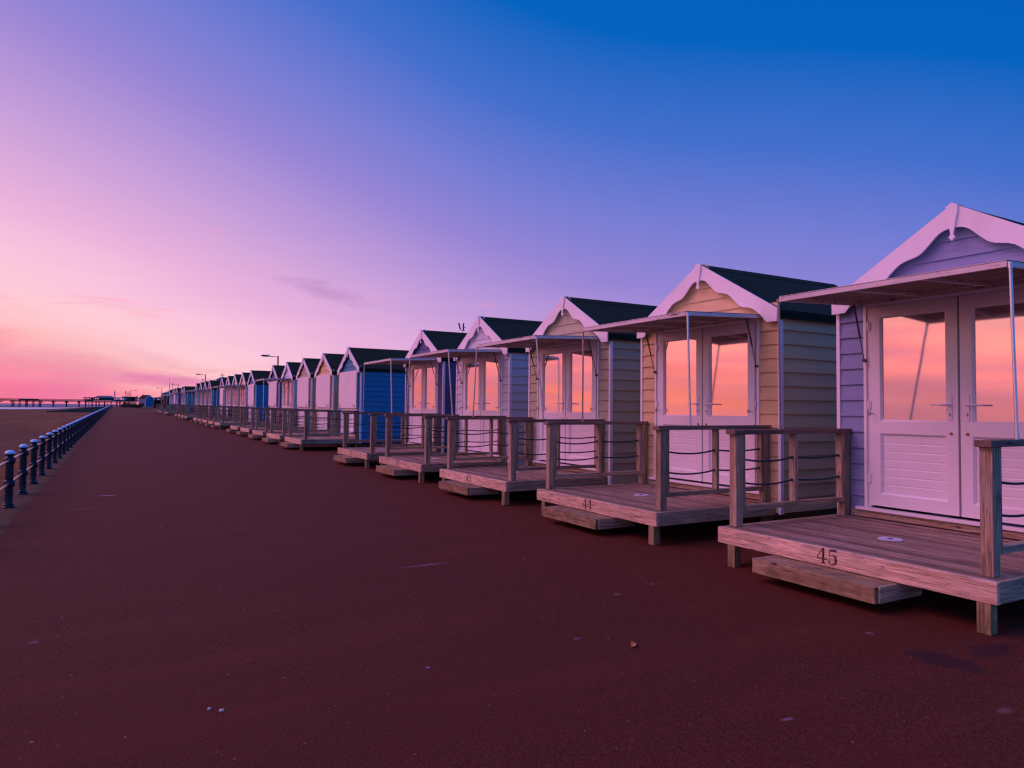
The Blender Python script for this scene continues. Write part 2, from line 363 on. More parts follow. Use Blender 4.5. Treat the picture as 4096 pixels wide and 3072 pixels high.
# scuffed paint marks
def blob(cx, cy_, rx, ry, rot, cc, amt, ns=9., na=1.1, hard=.5):
    global col
    vv = t.mapv(v, (1, 1, 1), (-cx, -cy_, 0)); vv = t.mapv(vv, (1/rx, 1/ry, 0), (0, 0, 0), (0, 0, rot))
    ln = t.new('ShaderNodeVectorMath', operation='LENGTH', ins={0: vv}).outputs['Value']
    ln = t.math('ADD', ln, t.math('MULTIPLY', t.math('SUBTRACT', t.noise(v, ns, 5, .7), .5), na*2))
    col = t.mix(t.mr(ln, hard, 1., amt, 0), col, cc)
blob(2.80, 6.75, .34, .035, R(100), (.36, .24, .28), .45, 30, .9, .2)
blob(-.10, 14.25, .20, .028, R(8), (.62, .5, .66), .9, 12, .4, .4)
blob(-.42, 12.6, .22, .03, R(10), (.3, .2, .24), .6, 20, .8, .3)
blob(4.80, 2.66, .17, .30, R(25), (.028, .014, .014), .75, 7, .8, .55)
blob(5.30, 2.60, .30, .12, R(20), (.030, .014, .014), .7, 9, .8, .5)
blob(3.15, 2.55, .05, .02, R(20), (.36, .24, .3), .4, 40, .8, .3)
blob(4.3, 2.05, .08, .04, R(-20), (.28, .18, .16), .3, 60, 1., .3)
t.l.new(col, b.inputs['Base Color'])
bump(t, b, gr, .9, .006)
asphalt = mt
me = bpy.data.meshes.new('promenade')
def sheet(name, pts, m, kind='structure', **k):
    mb = MB(); mb.poly(pts); o = link(name, mb.mesh(name, m)); return tag(o, kind=kind, **k)
def grid(name, x0, x1, y0, y1, nx, ny, m, z, slope=SL):
    mb = MB()
    for i in range(nx+1):
        for j in range(ny+1):
            x = x0+(x1-x0)*i/nx; y = y0+(y1-y0)*j/ny; mb.v.append((x, y, z+slope*y))
    for i in range(nx):
        for j in range(ny): a = i*(ny+1)+j; mb.f.append((a, a+ny+1, a+ny+2, a+1))
    return tag(link(name, mb.mesh(name, m)), kind='structure')
# ragged left edge of the asphalt over the concrete coping
mb = MB(); ys = [-30+i*.07 for i in range(int(95/.07))]+[65+i*2. for i in range(int((Y1-65)/2)+1)]
rg = random.Random(3)
drift = 0
for i, y in enumerate(ys):
    drift = drift*.8+rg.uniform(-.009, .009); e = -1.205+drift+.004*math.sin(y*1.3)
    mb.v += [(e, y, gz(y)), (16., y, gz(y))]
for i in range(len(ys)-1): a = 2*i; mb.f.append((a, a+1, a+3, a+2))
tag(link('promenade', mb.mesh('promenade', asphalt)), kind='structure')
# concrete coping and sea wall
mt, t, b = mat('coping_concrete', .92, .1)
v = t.new('ShaderNodeNewGeometry').outputs['Position']
n = t.noise(v, 3, 5, .65); n2 = t.noise(v, 26, 4, .7); n3 = t.noise(t.mapv(v, (1, .4, 1), (9, 2, 0)), 2.2, 4, .6)
col = t.mix(t.mr(n, .35, .65), (.06, .042, .018), (.10, .08, .05)); col = t.mix(t.mr(n3, .48, .66, 0, .7), col, (.075, .05, .006)); col = t.mix(t.mr(n2, .5, .7, 0, .5), col, (.04, .032, .03))
jt = t.math('PINGPONG', t.new('ShaderNodeSeparateXYZ', ins={0: v}).outputs[1], 1.5)
col = t.mix(t.mr(jt, 0, .012, .8, 0), col, (.02, .016, .016))
t.l.new(col, b.inputs['Base Color']); bump(t, b, n2, .6, .006); coping_m = mt
mb = MB(); mb.v = []
prof = [(-1.0, -.05), (-1.0, -.006), (-1.72, -.006), (-1.78, -.04), (-1.85, -1.3), (-1.0, -1.3)]
for y in (-30, Y1): mb.v += [(x, y, z+gz(y)) for x, z in prof]
k = len(prof)
for i in range(k): j = (i+1) % k; mb.f.append((i, j, k+j, k+i))
tag(link('sea_wall', mb.mesh('sea_wall', coping_m)), 'low concrete sea wall with worn coping between beach and red promenade', 'sea wall')
# ground inland of the huts and at the far end
mt, t, b = mat('inland_ground', .9, .3)
v = t.new('ShaderNodeNewGeometry').outputs['Position']; n = t.noise(v, 1.2, 5, .6); n2 = t.noise(v, 30, 3, .7)
t.l.new(t.mix(t.mr(n, .4, .6), t.mix(n2, (.035, .05, .018), (.08, .09, .03)), (.10, .075, .06)), b.inputs['Base Color']); bump(t, b, n2, .6, .02)
inl = mt
mb = MB(); mb.box(16, 420, -60, Y1, -1.2, 0)
mb.v = [(x, y, (z if z < -.5 else z)+ (gz(y) if z > -.5 else 0)) for x, y, z in mb.v]
tag(link('inland_ground', mb.mesh('inland_ground', inl)), kind='structure')
mb = MB(); mb.box(-1.8, 420, Y1+.02, 640, -1.2, gz(Y1)-.35); tag(link('far_ground', mb.mesh('far_ground', inl)), kind='structure')
# beach
mt, t, b = mat('sand', .9, .08)
v = t.new('ShaderNodeNewGeometry').outputs['Position']
n = t.noise(t.mapv(v, (.25, .05, 1), (0, 0, 0), (0, 0, R(12))), 1., 5, .6, .6); n2 = t.noise(t.mapv(v, (1, .35, 1)), 1.1, 5, .65); wt = t.noise(t.mapv(v, (.05, .03, 1), (3, 1, 0)), 1., 3, .5)
n4 = t.noise(t.mapv(v, (2.2, 4.5, 1)), 1.3, 4, .7)
col = t.mix(t.mr(n, .38, .62), (.15, .068, .020), (.26, .118, .040)); col = t.mix(t.mr(n2, .52, .66, 0, .85), col, (.05, .035, .025)); col = t.mix(t.mr(wt, .42, .6, 0, .85), col, (.12, .07, .04))
col = t.mix(t.mr(n4, .46, .62, 0, .6), col, (.07, .045, .035))
t.l.new(col, b.inputs['Base Color']); bump(t, b, n4, 1., .12)
sand = mt
sheet('beach', [(-3000, -200, -1.0), (-1.83, -200, -1.0), (-1.83, 760, -1.0), (-3000, 760, -1.0)], sand)
sheet('far_beach', [(-1.8, 640, -1.0), (1500, 640, -1.0), (1500, 760, -1.0), (-1.8, 760, -1.0)], sand)
# sea and tidal pool
def water(name, c, rough, sc_):
    mt, t, b = mat(name, rough, .12)
    v = t.new('ShaderNodeNewGeometry').outputs['Position']; n = t.noise(t.mapv(v, sc_), 1., 4, .6)
    t.l.new(t.mix(t.mr(n, .4, .65), c, tuple(x*1.7 for x in c)), b.inputs['Base Color']); bump(t, b, n, 1., .5); return mt
sheet('sea', [(-9000, 720, -.98), (9000, 720, -.98), (9000, 15000, -.98), (-9000, 15000, -.98)], water('sea_water', (.06, .10, .16), .55, (.02, .06, 1)))
pl = [at(0, 1636, 1), at(60, 1636.5, 1), at(110, 1636.5, 1), at(160, 1636, 1), at(215, 1635, 1), at(262, 1633, 1), at(300, 1631.5, 1), at(330, 1629.5, 1), at(290, 1630, 1), at(230, 1630, 1), at(150, 1629.5, 1), at(0, 1629, 1), at(-250, 1627, 1), at(-250, 1636, 1)]
C0 = Vector((0, 0, H)); pts = [C0+(p-C0)*((-.99-H)/(p.z-H)) for p in pl]
sheet('tidal_pool', [tuple(p) for p in pts], water('pool_water', (.34, .42, .50), .4, (.06, .18, 1)))

# ------------------------------------------------------------------ beach hut
XW = 7.72; Y0 = 4.0551; PT = 3.6911; XD = 5.614
DEP = 3.0; HW = 1.40
def roofz(y): return 3.815-.584*abs(y)
def lap(mb, pa, pb, z0, z1, out):
    """one lap board between plan points pa, pb; out = outward unit normal"""
    o1 = Vector((*out, 0)); A = Vector((*pa, 0)); B = Vector((*pb, 0)); up = Vector((0, 0, 1))
    lo, hi, bk = o1*.024, o1*.003, -o1*.012
    n = len(mb.v)
    for P in (A, B): mb.v += [tuple(P+bk+up*z0), tuple(P+lo+up*z0), tuple(P+hi+up*z1), tuple(P+bk+up*z1)]
    mb.f += [(n, n+4, n+5, n+1), (n+1, n+5, n+6, n+2), (n+2, n+6, n+7, n+3), (n, n+1, n+2, n+3), (n+4, n+7, n+6, n+5)]
def hut_cladding(cm):
    mb = MB(); z = .262; p = .1885
    while z < 3.78:
        z1 = z+p+.004
        # front, x = 0 facing -x
        if z1 < 2.93:
            for sg in (-1, 1): lap(mb, (0, sg*1.05), (0, sg*1.385), z, z1, (-1, 0))
        else:
            if z < 2.93 and z1 > 2.9:
                lap(mb, (0, -1.385), (0, 1.385), max(z, 2.895), z1, (-1, 0))
                for sg in (-1, 1): lap(mb, (0.0005, sg*1.09), (0.0005, sg*1.385), z, max(z, 2.895)-.001, (-1, 0)) if z < 2.89 else None
            else:
                ya = min(1.385, max(0, (3.80-z)/.584)); yb = min(1.385, max(.01, (3.80-z1)/.584)); n = len(mb.v)
                mb.v += [(-.024, -ya, z), (-.024, ya, z), (-.004, yb, z1), (-.004, -yb, z1), (.012, -ya, z), (.012, ya, z), (.012, yb, z1), (.012, -yb, z1)]
                mb.f += [(n, n+1, n+2, n+3), (n, n+4, n+5, n+1), (n+4, n+7, n+6, n+5), (n, n+3, n+7, n+4), (n+1, n+5, n+6, n+2)]
        if z1 < 3.05:
            for sg in (-1, 1): lap(mb, (.03, sg*HW), (DEP, sg*HW), z, z1, (0, sg))
        z += p
    # back wall and gable infill
    mb.prism([(-1.39, .262), (1.39, .262), (1.39, 3.0), (0, 3.80), (-1.39, 3.0)], 0, DEP-.02, DEP)
    return mb.mesh('cladding', cm)
def barge():
    low = [(.0, 3.578), (.05, 3.577), (.10, 3.566), (.145, 3.545), (.19, 3.508), (.235, 3.462), (.285, 3.414), (.335, 3.370), (.39, 3.342), (.45, 3.328), (.52, 3.312), (.58, 3.288), (.635, 3.246), (.69, 3.198), (.74, 3.145), (.79, 3.104), (.85, 3.076), (.91, 3.063),
           (.97, 3.052), (1.03, 3.028), (1.09, 2.990), (1.14, 2.950), (1.19, 2.902), (1.225, 2.860), (1.262, 2.822), (1.436, 2.818)]
    out = []
    for sg in (1, -1):
        mb = MB(); top = [(1.438, 2.994), (0, 3.836)]
        mb.prism([(sg*a, z) for a, z in low]+[(sg*a, z) for a, z in top], 0, -.108, -.086)
        for yy, dz in ((.10, .07), (.13, .17), (.42, .06), (.45, .15), (.78, .07), (.80, .16), (1.12, .06), (1.16, .14), (1.38, .05), (1.37, .12)):
            zc = 3.836-.584*yy-dz; mb.tube([(-.110, sg*yy, zc), (-.107, sg*yy, zc)], .008, 7)
        out.append(mb.mesh('bargeboard', paintw, .0015))
    return out
def finial():
    pts = [(0, 3.845), (.062, 3.808), (.058, 3.74), (.040, 3.66), (.027, 3.58), (.018, 3.53), (.016, 3.505), (.022, 3.49), (.034, 3.474), (.018, 3.462), (.008, 3.448), (0, 3.435)]
    mb = MB(); mb.prism(pts+[(-a, z) for a, z in pts[-2:0:-1]], 0, -.130, -.1085); return mb.mesh('finial', paintw, .002)
def roof():
    mb = MB(); t_ = .03
    for sg in (-1, 1):
        z = lambda y: 3.822-.584*y
        y0, y1 = 0, 1.452
        n = len(mb.v)
        mb.prism([(0, z(0)), (sg*y1, z(y1)), (sg*y1, z(y1)-.03), (0, z(0)-.035)], 0, -.084, DEP+.09)
        mb.prism([(sg*(y1+.004), z(y1)-.004), (sg*(y1+.008), 2.862), (sg*(y1-.012), 2.862), (sg*(y1-.012), z(y1)-.034)], 0, -.083, DEP+.085)
    mb.prism([(0.0, 3.832), (.16, 3.736), (.16, 3.727), (0, 3.822), (-.16, 3.727), (-.16, 3.736)], 0, -.086, DEP+.092)
    return mb.mesh('roof', felt_m)
def frame_mesh():
    mb = MB()
    for sg in (-1, 1):
        a, b_ = sorted((sg*1.005, sg*1.035)); mb.box(-.012, .05, a, b_, .52, 2.862)
        a, b_ = sorted((sg*1.0352, sg*1.072)); mb.box(-.034, .05, a, b_, .516, 2.905)
    mb.box(-.034, .05, -1.035, 1.035, 2.862, 2.905)
    return mb.mesh('door_frame', upvc, .003)
def leaf_mesh(sg):
    """stiles and rails with bevelled inner edges round glass and panel"""
    mb = MB(); ya, yb = .012, .992; z0, z1 = .548, 2.858; xf = -.030
    holes = [(.150, .845, 1.540, 2.722), (.150, .862, .705, 1.368)]
    ys = lambda y: sg*y
    def bx_(a, b_, c, d_):
        p, q = sorted((ys(a), ys(b_))); mb.box(xf, .03, p, q, c, d_)
    sL, sR = .128, .872
    bx_(ya, sL, z0, z1); bx_(sR, yb, z0, z1)
    bx_(sL, sR, z0, .684); bx_(sL, sR, 1.386, 1.524); bx_(sL, sR, 2.738, z1)
    for (a, b_, c, d_) in ((sL, sR, 1.524, 2.738), (sL, sR, .684, 1.386)):
        i = .020; xo, xi = xf+.0005, -.006
        O = [(a, c), (b_, c), (b_, d_), (a, d_)]; I = [(a+i, c+i), (b_-i, c+i), (b_-i, d_-i), (a+i, d_-i)]
        for k in range(4):
            j = (k+1) % 4
            mb.poly([(xo, ys(O[k][0]), O[k][1]), (xo, ys(O[j][0]), O[j][1]), (xi, ys(I[j][0]), I[j][1]), (xi, ys(I[k][0]), I[k][1])])
            mb.poly([(xi, ys(I[k][0]), I[k][1]), (xi, ys(I[j][0]), I[j][1]), (.02, ys(I[j][0]), I[j][1]), (.02, ys(I[k][0]), I[k][1])])
    return mb.mesh('door', upvc)
def glass_mesh(sg):
    a, b_ = sorted((sg*.146, sg*.854)); mb = MB(); mb.box(.004, .016, a, b_, 1.542, 2.720); return mb.mesh('glass', glass_m)
def panel_mesh(sg):
    a, b_ = sorted((sg*.146, sg*.854)); mb = MB(); z = .702; n = 7; h = (1.368-.702)/n
    for i in range(n):
        z0 = z+i*h; z1 = z0+h
        mb.prism([(.02, z0), (.0022, z0), (-.001, z0+.012), (-.001, z1-.008), (.0022, z1), (.02, z1)], 1, a, b_)
    mb.v = [(x, y, z_) for x, y, z_ in mb.v]
    return mb.mesh('panel', upvc)
def handle_mesh(sg):
    mb = MB(); y = sg*.088
    pr = []
    for k in range(9): a = math.pi*k/8; pr.append((y+.018*math.cos(a), 1.812+.018*math.sin(a)))
    for k in range(9): a = math.pi+math.pi*k/8; pr.append((y+.018*math.cos(a), 1.568+.018*math.sin(a)))
    mb.prism(pr, 0, -.041, -.0305)
    mb.tube([(-.041, y, 1.716), (-.075, y, 1.716), (-.088, y+sg*.02, 1.716), (-.090, y+sg*.10, 1.714), (-.086, y+sg*.172, 1.712)], [.013, .011, .011, .009, .0085], 10)
    return mb.mesh('handle', upvc, 0, True)
def lock_mesh(sg):
    mb = MB(); y = sg*.088
    mb.tube([(-.040, y, 1.618), (-.046, y, 1.618)], .009, 10); mb.box(-.046, -.040, y-.005, y+.005, 1.592, 1.614)
    return mb.mesh('lock', brass)
def bolt_mesh(sg):
    mb = MB(); y = sg*.082; mb.tube([(-.030, y, 1.408), (-.038, y, 1.408)], .016, 14); mb.box(-.042, -.038, y-.010, y+.010, 1.404, 1.411)
    return mb.mesh('deadlock', brass)
def hinge_mesh(sg, z):
    mb = MB(); y = sg*1.0; mb.tube([(-.043, y, z-.052), (-.043, y, z+.052)], .009, 8); a, b_ = sorted((y-sg*.022, y+sg*.022)); mb.box(-.0405, -.031, a, b_, z-.045, z+.045)
    return mb.mesh('hinge', upvc, 0, True)
def eyebolt(sg):
    mb = MB(); y = sg*.952; z = 1.612
    mb.tube([(-.03, y, z), (-.085, y, z)], .005, 6)
    mb.tube([(-.105+.020*math.cos(a), y, z+.020*math.sin(a)) for a in [2*math.pi*k/12 for k in range(13)]], .0048, 6)
    return mb.mesh('eye_bolt', dark_steel, 0, True)
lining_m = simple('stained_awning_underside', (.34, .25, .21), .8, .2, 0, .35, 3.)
def awning_mesh(lining=False):
    zt = lambda x: 2.950+(x+.05)*.0445      # hinged at x=-.05, outer edge at x=-1.43
    def mk(mb):
        def slab(x0, x1, y0, y1, dz0, dz1):
            n = len(mb.v); mb.v += [(x, y, zt(x)+dz) for x in (x0, x1) for y in (y0, y1) for dz in (dz0, dz1)]
            mb.f += [tuple(n+i for i in q) for q in ((0, 1, 3, 2), (4, 6, 7, 5), (0, 4, 5, 1), (2, 3, 7, 6), (0, 2, 6, 4), (1, 5, 7, 3))]
        return slab
    mb = MB(); slab = mk(mb)
    slab(-1.432, -.05, -1.125, 1.125, -.006, 0)
    slab(-1.436, -1.40, -1.125, 1.125, -.060, -.012); slab(-.085, -.05, -1.125, 1.125, -.060, -.012)
    for sg in (-1, 1):
        a, b_ = sorted((sg*1.09, sg*1.1255)); slab(-1.3995, -.0855, a, b_, -.058, -.012)
    for y in (-.36, .36): slab(-1.3995, -.0855, y-.018, y+.018, -.046, -.012)
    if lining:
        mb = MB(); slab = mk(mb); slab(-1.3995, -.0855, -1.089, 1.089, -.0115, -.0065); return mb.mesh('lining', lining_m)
    return mb.mesh('awning', awn_m, .0015)
def strut_mesh(sg):
    mb = MB(); y = sg*1.045; A = Vector((-.055, y, 2.235)); B = Vector((-.245, y, 2.885)); M = A.lerp(B, .42)
    mb.tube([A, M], .006, 8); mb.tube([M, B], .011, 8); mb.tube([(-.030, y, 2.235), (-.075, y, 2.235)], .019, 8)
    return mb.mesh('gas_strut', dark_steel, 0, True)
def pole_mesh(A, B):
    mb = MB(); A = Vector(A); B = Vector(B); d_ = (B-A).normalized()
    mb.tube([A, B], .0135, 10)
    return mb.mesh('support_pole', steel, 0, True)
def collar_mesh(A, B, low):
    mb = MB(); A = Vector(A); B = Vector(B); d_ = (B-A).normalized()
    mb.tube([A+d_*.001, A+d_*.045] if low else [B-d_*.055, B-d_*.001], .0185, 10)
    return mb.mesh('pole_collar', steel, 0, True)
def shutter_mesh():
    mb = MB(); mb.box(-.100, -.052, -1.13, 1.13, 1.513, 2.905); return mb.mesh('shutter', shut_m, .003)
shut_m = white('white_painted_shutter', (.80, .76, .78), .5, .2)
def latch_mesh(sg):
    mb = MB(); y = sg*.93; z = 1.60
    mb.box(-.112, -.101, y-.03, y+.03, z-.05, z-.01); mb.tube([(-.105, y, z-.03), (-.145, y, z-.03), (-.15, y-.02, z-.015), (-.14, y+.05, z+.06)], .009, 6)
    return mb.mesh('latch', dark_steel)
NB = 0
def build_hut(k, paint, is_open, label, flag=1, jit=(0, 0)):
    y = Y0+PT*k; o = empty('beach_hut', (XW, y, gz(y)))
    tag(o, label, 'beach hut', 'beach huts in the row')
    def P(name, key, fn, par=o): return link(name, cached(key, fn), par)
    P('cladding', 'cl'+paint, lambda: hut_cladding(CL[paint])); P('roof', 'roof', roof)
    bb = cached('barge', barge)
    for q in bb: link('bargeboard', q, o)
    P('finial', 'fin', finial)
    for sg in (-1, 1):
        def tr(sg=sg):
            mb = MB(); a, b_ = sorted((sg*1.385, sg*1.4295)); mb.box(-.032, .03, a, b_, .245, 2.84); return mb.mesh('corner_trim', upvc, .002)
        P('corner_trim', 'tr%d' % sg, tr)
    P('door_frame', 'fr', frame_mesh)
    def thr():
        mb = MB(); mb.box(-.075, .04, -1.162, 1.162, .482, .5155); return mb.mesh('threshold', upvc, .003)
    P('threshold', 'thr', thr)
    for sg in (-1, 1):
        dr = P('door', 'leaf%d' % sg, lambda: leaf_mesh(sg))
        P('panel', 'pan%d' % sg, lambda: panel_mesh(sg), dr)
        if is_open or k < 12:
            P('glass', 'gl%d' % sg, lambda: glass_mesh(sg), dr); P('handle', 'ha%d' % sg, lambda: handle_mesh(sg), dr); P('lock', 'lo%d' % sg, lambda: lock_mesh(sg), dr); P('deadlock', 'dl%d' % sg, lambda: bolt_mesh(sg), dr)
        if k < 16:
            for z in (2.64, 1.715, .858): P('hinge', 'hi%d%.1f' % (sg, z), lambda: hinge_mesh(sg, z), dr)
    if is_open:
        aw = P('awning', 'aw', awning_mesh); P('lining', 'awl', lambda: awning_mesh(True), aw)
        for sg in (-1, 1):
            P('eye_bolt', 'ey%d' % sg, lambda: eyebolt(sg)); P('gas_strut', 'st%d' % sg, lambda: strut_mesh(sg))
            if k == 0: A = (-1.50, -1.21, 1.425) if sg < 0 else (-1.22, 1.285, 1.425)
            elif k == 1: A = (-1.47, -1.245, 1.425) if sg < 0 else (-1.32, 1.29, 1.425)
            else: rr_ = random.Random(int(k*10)+sg); A = (-1.40+rr_.uniform(-.06, .12), sg*1.27, 1.425)
            B = (-1.42, sg*1.143, 2.865)
            if k < 5:
                pm = link('support_pole', pole_mesh(A, B), o); link('pole_collar', collar_mesh(A, B, True), pm); link('pole_collar', collar_mesh(A, B, False), pm)
            else:
                key = ('pole', int(k) % 3, sg)
                pm = link('support_pole', cached(key, lambda: pole_mesh(A, B)), o)
    else:
        sh = P('shutter', 'shut', shutter_mesh)
        for sg in (-1, 1): P('latch', 'lat%d' % sg, lambda: latch_mesh(sg), sh)
    def brr():
        mb = MB()
        for yy in (-1.1, 0, 1.1): mb.box(.05, DEP-.05, yy-.05, yy+.05, .10, .26)
        for yy in (-1.1, 0, 1.1):
            for xx in (.15, 1.4, 2.75): mb.box(xx-.1, xx+.1, yy-.1, yy+.1, 0, .0995)
        return mb.mesh('floor_bearer', leg_m)
    P('floor_bearer', 'brr', brr)
    def kick():
        mb = MB(); mb.box(-.045, -.001, -1.24, 1.24, .402, .4805); return mb.mesh('kick_board', wood_y, .003)
    P('kick_board', 'kick', kick)
    return o

# ------------------------------------------------------------------ timber deck
def digit_strokes(ch):
    if ch == '4': return [([(.50, 1.0), (.02, .33)], [.05, .07]), ([(0, .29), (.86, .29)], [.07, .06]), ([(.56, 1.), (.56, .03)], [.19, .19]), ([(.36, .02), (.78, .02)], [.05, .05])]
    if ch == '5':
        return [([(.20, .93), (.78, .95)], [.13, .16]), ([(.20, .99), (.17, .52)], [.05, .06]),
                ([(.17, .53), (.32, .62), (.50, .62), (.66, .52), (.72, .36), (.68, .18), (.54, .05), (.34, .0), (.16, .06), (.10, .17), (.20, .22)], [.03, .05, .09, .15, .19, .17, .10, .06, .07, .12, .08])]
    if ch == '3':
        return [([(.12, .80), (.16, .93), (.34, 1.0), (.54, .95), (.64, .82), (.60, .66), (.46, .56), (.30, .53)], [.10, .09, .05, .09, .16, .15, .08, .04]),
                ([(.36, .55), (.54, .53), (.68, .42), (.72, .26), (.62, .08), (.42, 0), (.20, .03), (.08, .16), (.18, .24)], [.04, .08, .15, .19, .13, .06, .06, .11, .08])]
    if ch == '2':
        return [([(.10, .72), (.12, .88), (.30, 1.0), (.52, .97), (.66, .82), (.62, .62), (.44, .40), (.24, .22), (.08, .08)], [.12, .09, .05, .09, .17, .17, .10, .06, .05]), ([(.06, .05), (.70, .05)], [.11, .15]), ([(.74, .0), (.76, .24)], [.03, .03])]
    if ch == '1': return [([(.35, 1.0), (.35, .03)], [.18, .18]), ([(.12, .02), (.60, .02)], [.05, .05]), ([(.12, .80), (.34, .98)], [.05, .08])]
    if ch == '0': return [([(.38, 1), (.14, .85), (.06, .5), (.14, .15), (.38, 0)], [.05, .13, .17, .13, .05]), ([(.38, 1), (.62, .85), (.70, .5), (.62, .15), (.38, 0)], [.05, .13, .17, .13, .05])]
def number_mesh(txt, hh=.138, w_=.118):
    """digits painted on the fascia, read from the promenade (left is +y)"""
    mb = MB(); off = 0; lay = 0
    for ci, ch in enumerate(txt):
        for pts, ws in digit_strokes(ch):
            lay += 1; x = -.0006-.0002*lay; V = []
            for i, p in enumerate(pts):
                a = Vector(pts[max(i-1, 0)]); b_ = Vector(pts[min(i+1, len(pts)-1)]); d_ = (b_-a).normalized(); nrm = Vector((-d_.y, d_.x))
                for s_ in (.5, -.5):
                    q = Vector(p)+nrm*ws[i]*s_; V.append((x, -(q.x*w_+ci*.110), q.y*hh))
            n = len(mb.v); mb.v += V
            for i in range(len(pts)-1): mb.f.append((n+2*i, n+2*i+1, n+2*i+3, n+2*i+2))
    return mb.mesh('number', num_m)
def rope_mesh(x0, x1, y, z, sag):
    mb = MB(); n = 14; pts = []
    for i in range(n+1):
        f = i/n; pts.append((x0-.012+(x1-x0+.024)*f, y, z-sag*4*f*(1-f)))
    mb.tube(pts, .0105, 8)
    for x in (x0+.012, x1-.012): mb.tube([(x-.008, y, z-.002), (x+.008, y, z-.002)], .016, 8)
    return mb.mesh('rope', rope_m, 0, True)
DZ = .3966; DN = -1.343; DF = 1.373
def build_deck(k, label, num=None, stepoff=.1):
    y = Y0+PT*k; o = empty('timber_deck', (XD, y, gz(y))); tag(o, label, 'deck', 'timber decks in front of the huts')
    def P(name, key, fn, par=o, loc=None): return link(name, cached(key, fn), par, loc)
    def boards():
        mb = MB(); x = .05
        while x < 2.05:
            mb.box(x+.005, min(x+.095, 2.07), DN+.046, DF-.046, DZ-.028, DZ-.001); x += .1
        return mb.mesh('deck_boards', deck_m, .002)
    P('deck_boards', 'db', boards)
    def fas():
        mb = MB(); mb.box(0, .047, DN, DF, DZ-.166, DZ); return mb.mesh('fascia_board', fascia_m, .006)
    P('fascia_board', 'fas', fas)
    for sg, (a, b_) in ((-1, (DN, DN+.044)), (1, (DF-.044, DF))):
        def sb(a=a, b_=b_):
            mb = MB(); mb.box(.0475, 2.075, a, b_, DZ-.165, DZ-.002); return mb.mesh('side_board', wood_x, .005)
        P('side_board', 'sb%d' % sg, sb)
    def joists():
        mb = MB()
        for yy in (-1.0, -.5, 0, .5, 1.0): mb.box(.05, 2.05, yy-.022, yy+.022, DZ-.16, DZ-.0285)
        return mb.mesh('joist', leg_m)
    P('joist', 'joist', joists)
    for sx_, (x0, x1) in ((0, (.002, .098)), (1, (1.95, 2.05))):
        for sg, (a, b_) in ((-1, (-1.295, -1.198)), (1, (1.145, 1.24))):
            def lg(x0=x0, x1=x1, a=a, b_=b_):
                mb = MB(); mb.box(x0, x1, a, b_, 0, DZ-.1665); return mb.mesh('leg', leg_m, .004)
            P('leg', ('leg', sx_, sg), lg)
    def step():
        mb = MB()
        mb.box(-.284, -.240, -.62, .62, .088, .2245)
        for x0 in (-.2385, -.1395, -.0405, .0585): mb.box(x0, x0+.097, -.595, .5765, .190, .2235)
        return mb.mesh('step', step_m, .005)
    def stepend():
        mb = MB(); mb.box(-.2395, .34, -.021, .021, .09, .222)
        return mb.mesh('step_end', wood_x, .005)
    st = P('step', 'step', step, o, (0, stepoff, 0)); P('step_end', 'stepend', stepend, st, (0, .599, 0)); P('step_end', 'stepend', stepend, st, (0, -.6175, 0))
    for sg in (-1, 1):
        yi, yo = (-1.158, -1.252) if sg < 0 else (1.25, 1.344)
        ya, yb = sorted((yi, yo)); yc = (ya+yb)/2
        for nm, x0, x1, z0, z1 in (('post', .145, .245, DZ-.0005, 1.374), ('post', 1.965, 2.062, DZ-.0005, 1.374), ('baluster', .246, .292, .555, 1.3735), ('baluster', 1.088, 1.135, .6115, 1.3735), ('baluster', 1.917, 1.9635, .555, 1.3735)):
            ins = .006 if nm == 'baluster' else 0
            def bx_(x0=x0, x1=x1, z0=z0, z1=z1, ins=ins):
                mb = MB(); mb.box(x0, x1, ya+ins, yb-ins, z0, z1); return mb.mesh('post', wood_z, .004)
            P(nm, (nm, x0, sg), bx_)
        def hr():
            mb = MB(); mb.box(.105, 2.105, yc-.062, yc+.062, 1.3745, 1.4265); return mb.mesh('handrail', rail_m, .005)
        P('handrail', ('hr', sg), hr)
        def lr():
            mb = MB(); mb.box(.2925, 1.9165, yc-.040, yc+.040, .556, .611); return mb.mesh('lower_rail', wood_x, .004)
        P('lower_rail', ('lr', sg), lr)
        for x0, x1, sag in ((.292, 1.088, .036), (1.135, 1.917, .020)):
            for z in (1.110, .856):
                P('rope', ('rope', x0, z, sg), lambda: rope_mesh(x0, x1, yc, z, sag))
    if k < 8:
        def dc():
            mb = MB(); mb.lathe([(.108, 0), (.112, .004), (.106, .009), (.034, .010), (.032, .004)], 32); return mb.mesh('hole_cover', disc_m, 0, True)
        hc = P('hole_cover', 'dc', dc, o, (.945, .055, DZ))
        def dh():
            mb = MB(); mb.lathe([(.026, .002), (.026, .011), (.012, .012)], 16); return mb.mesh('plug', black, 0, True)
        P('plug', 'dh', dh, hc)
    if num:
        link('number', number_mesh(num), o, (0, .162, .256))
    return o

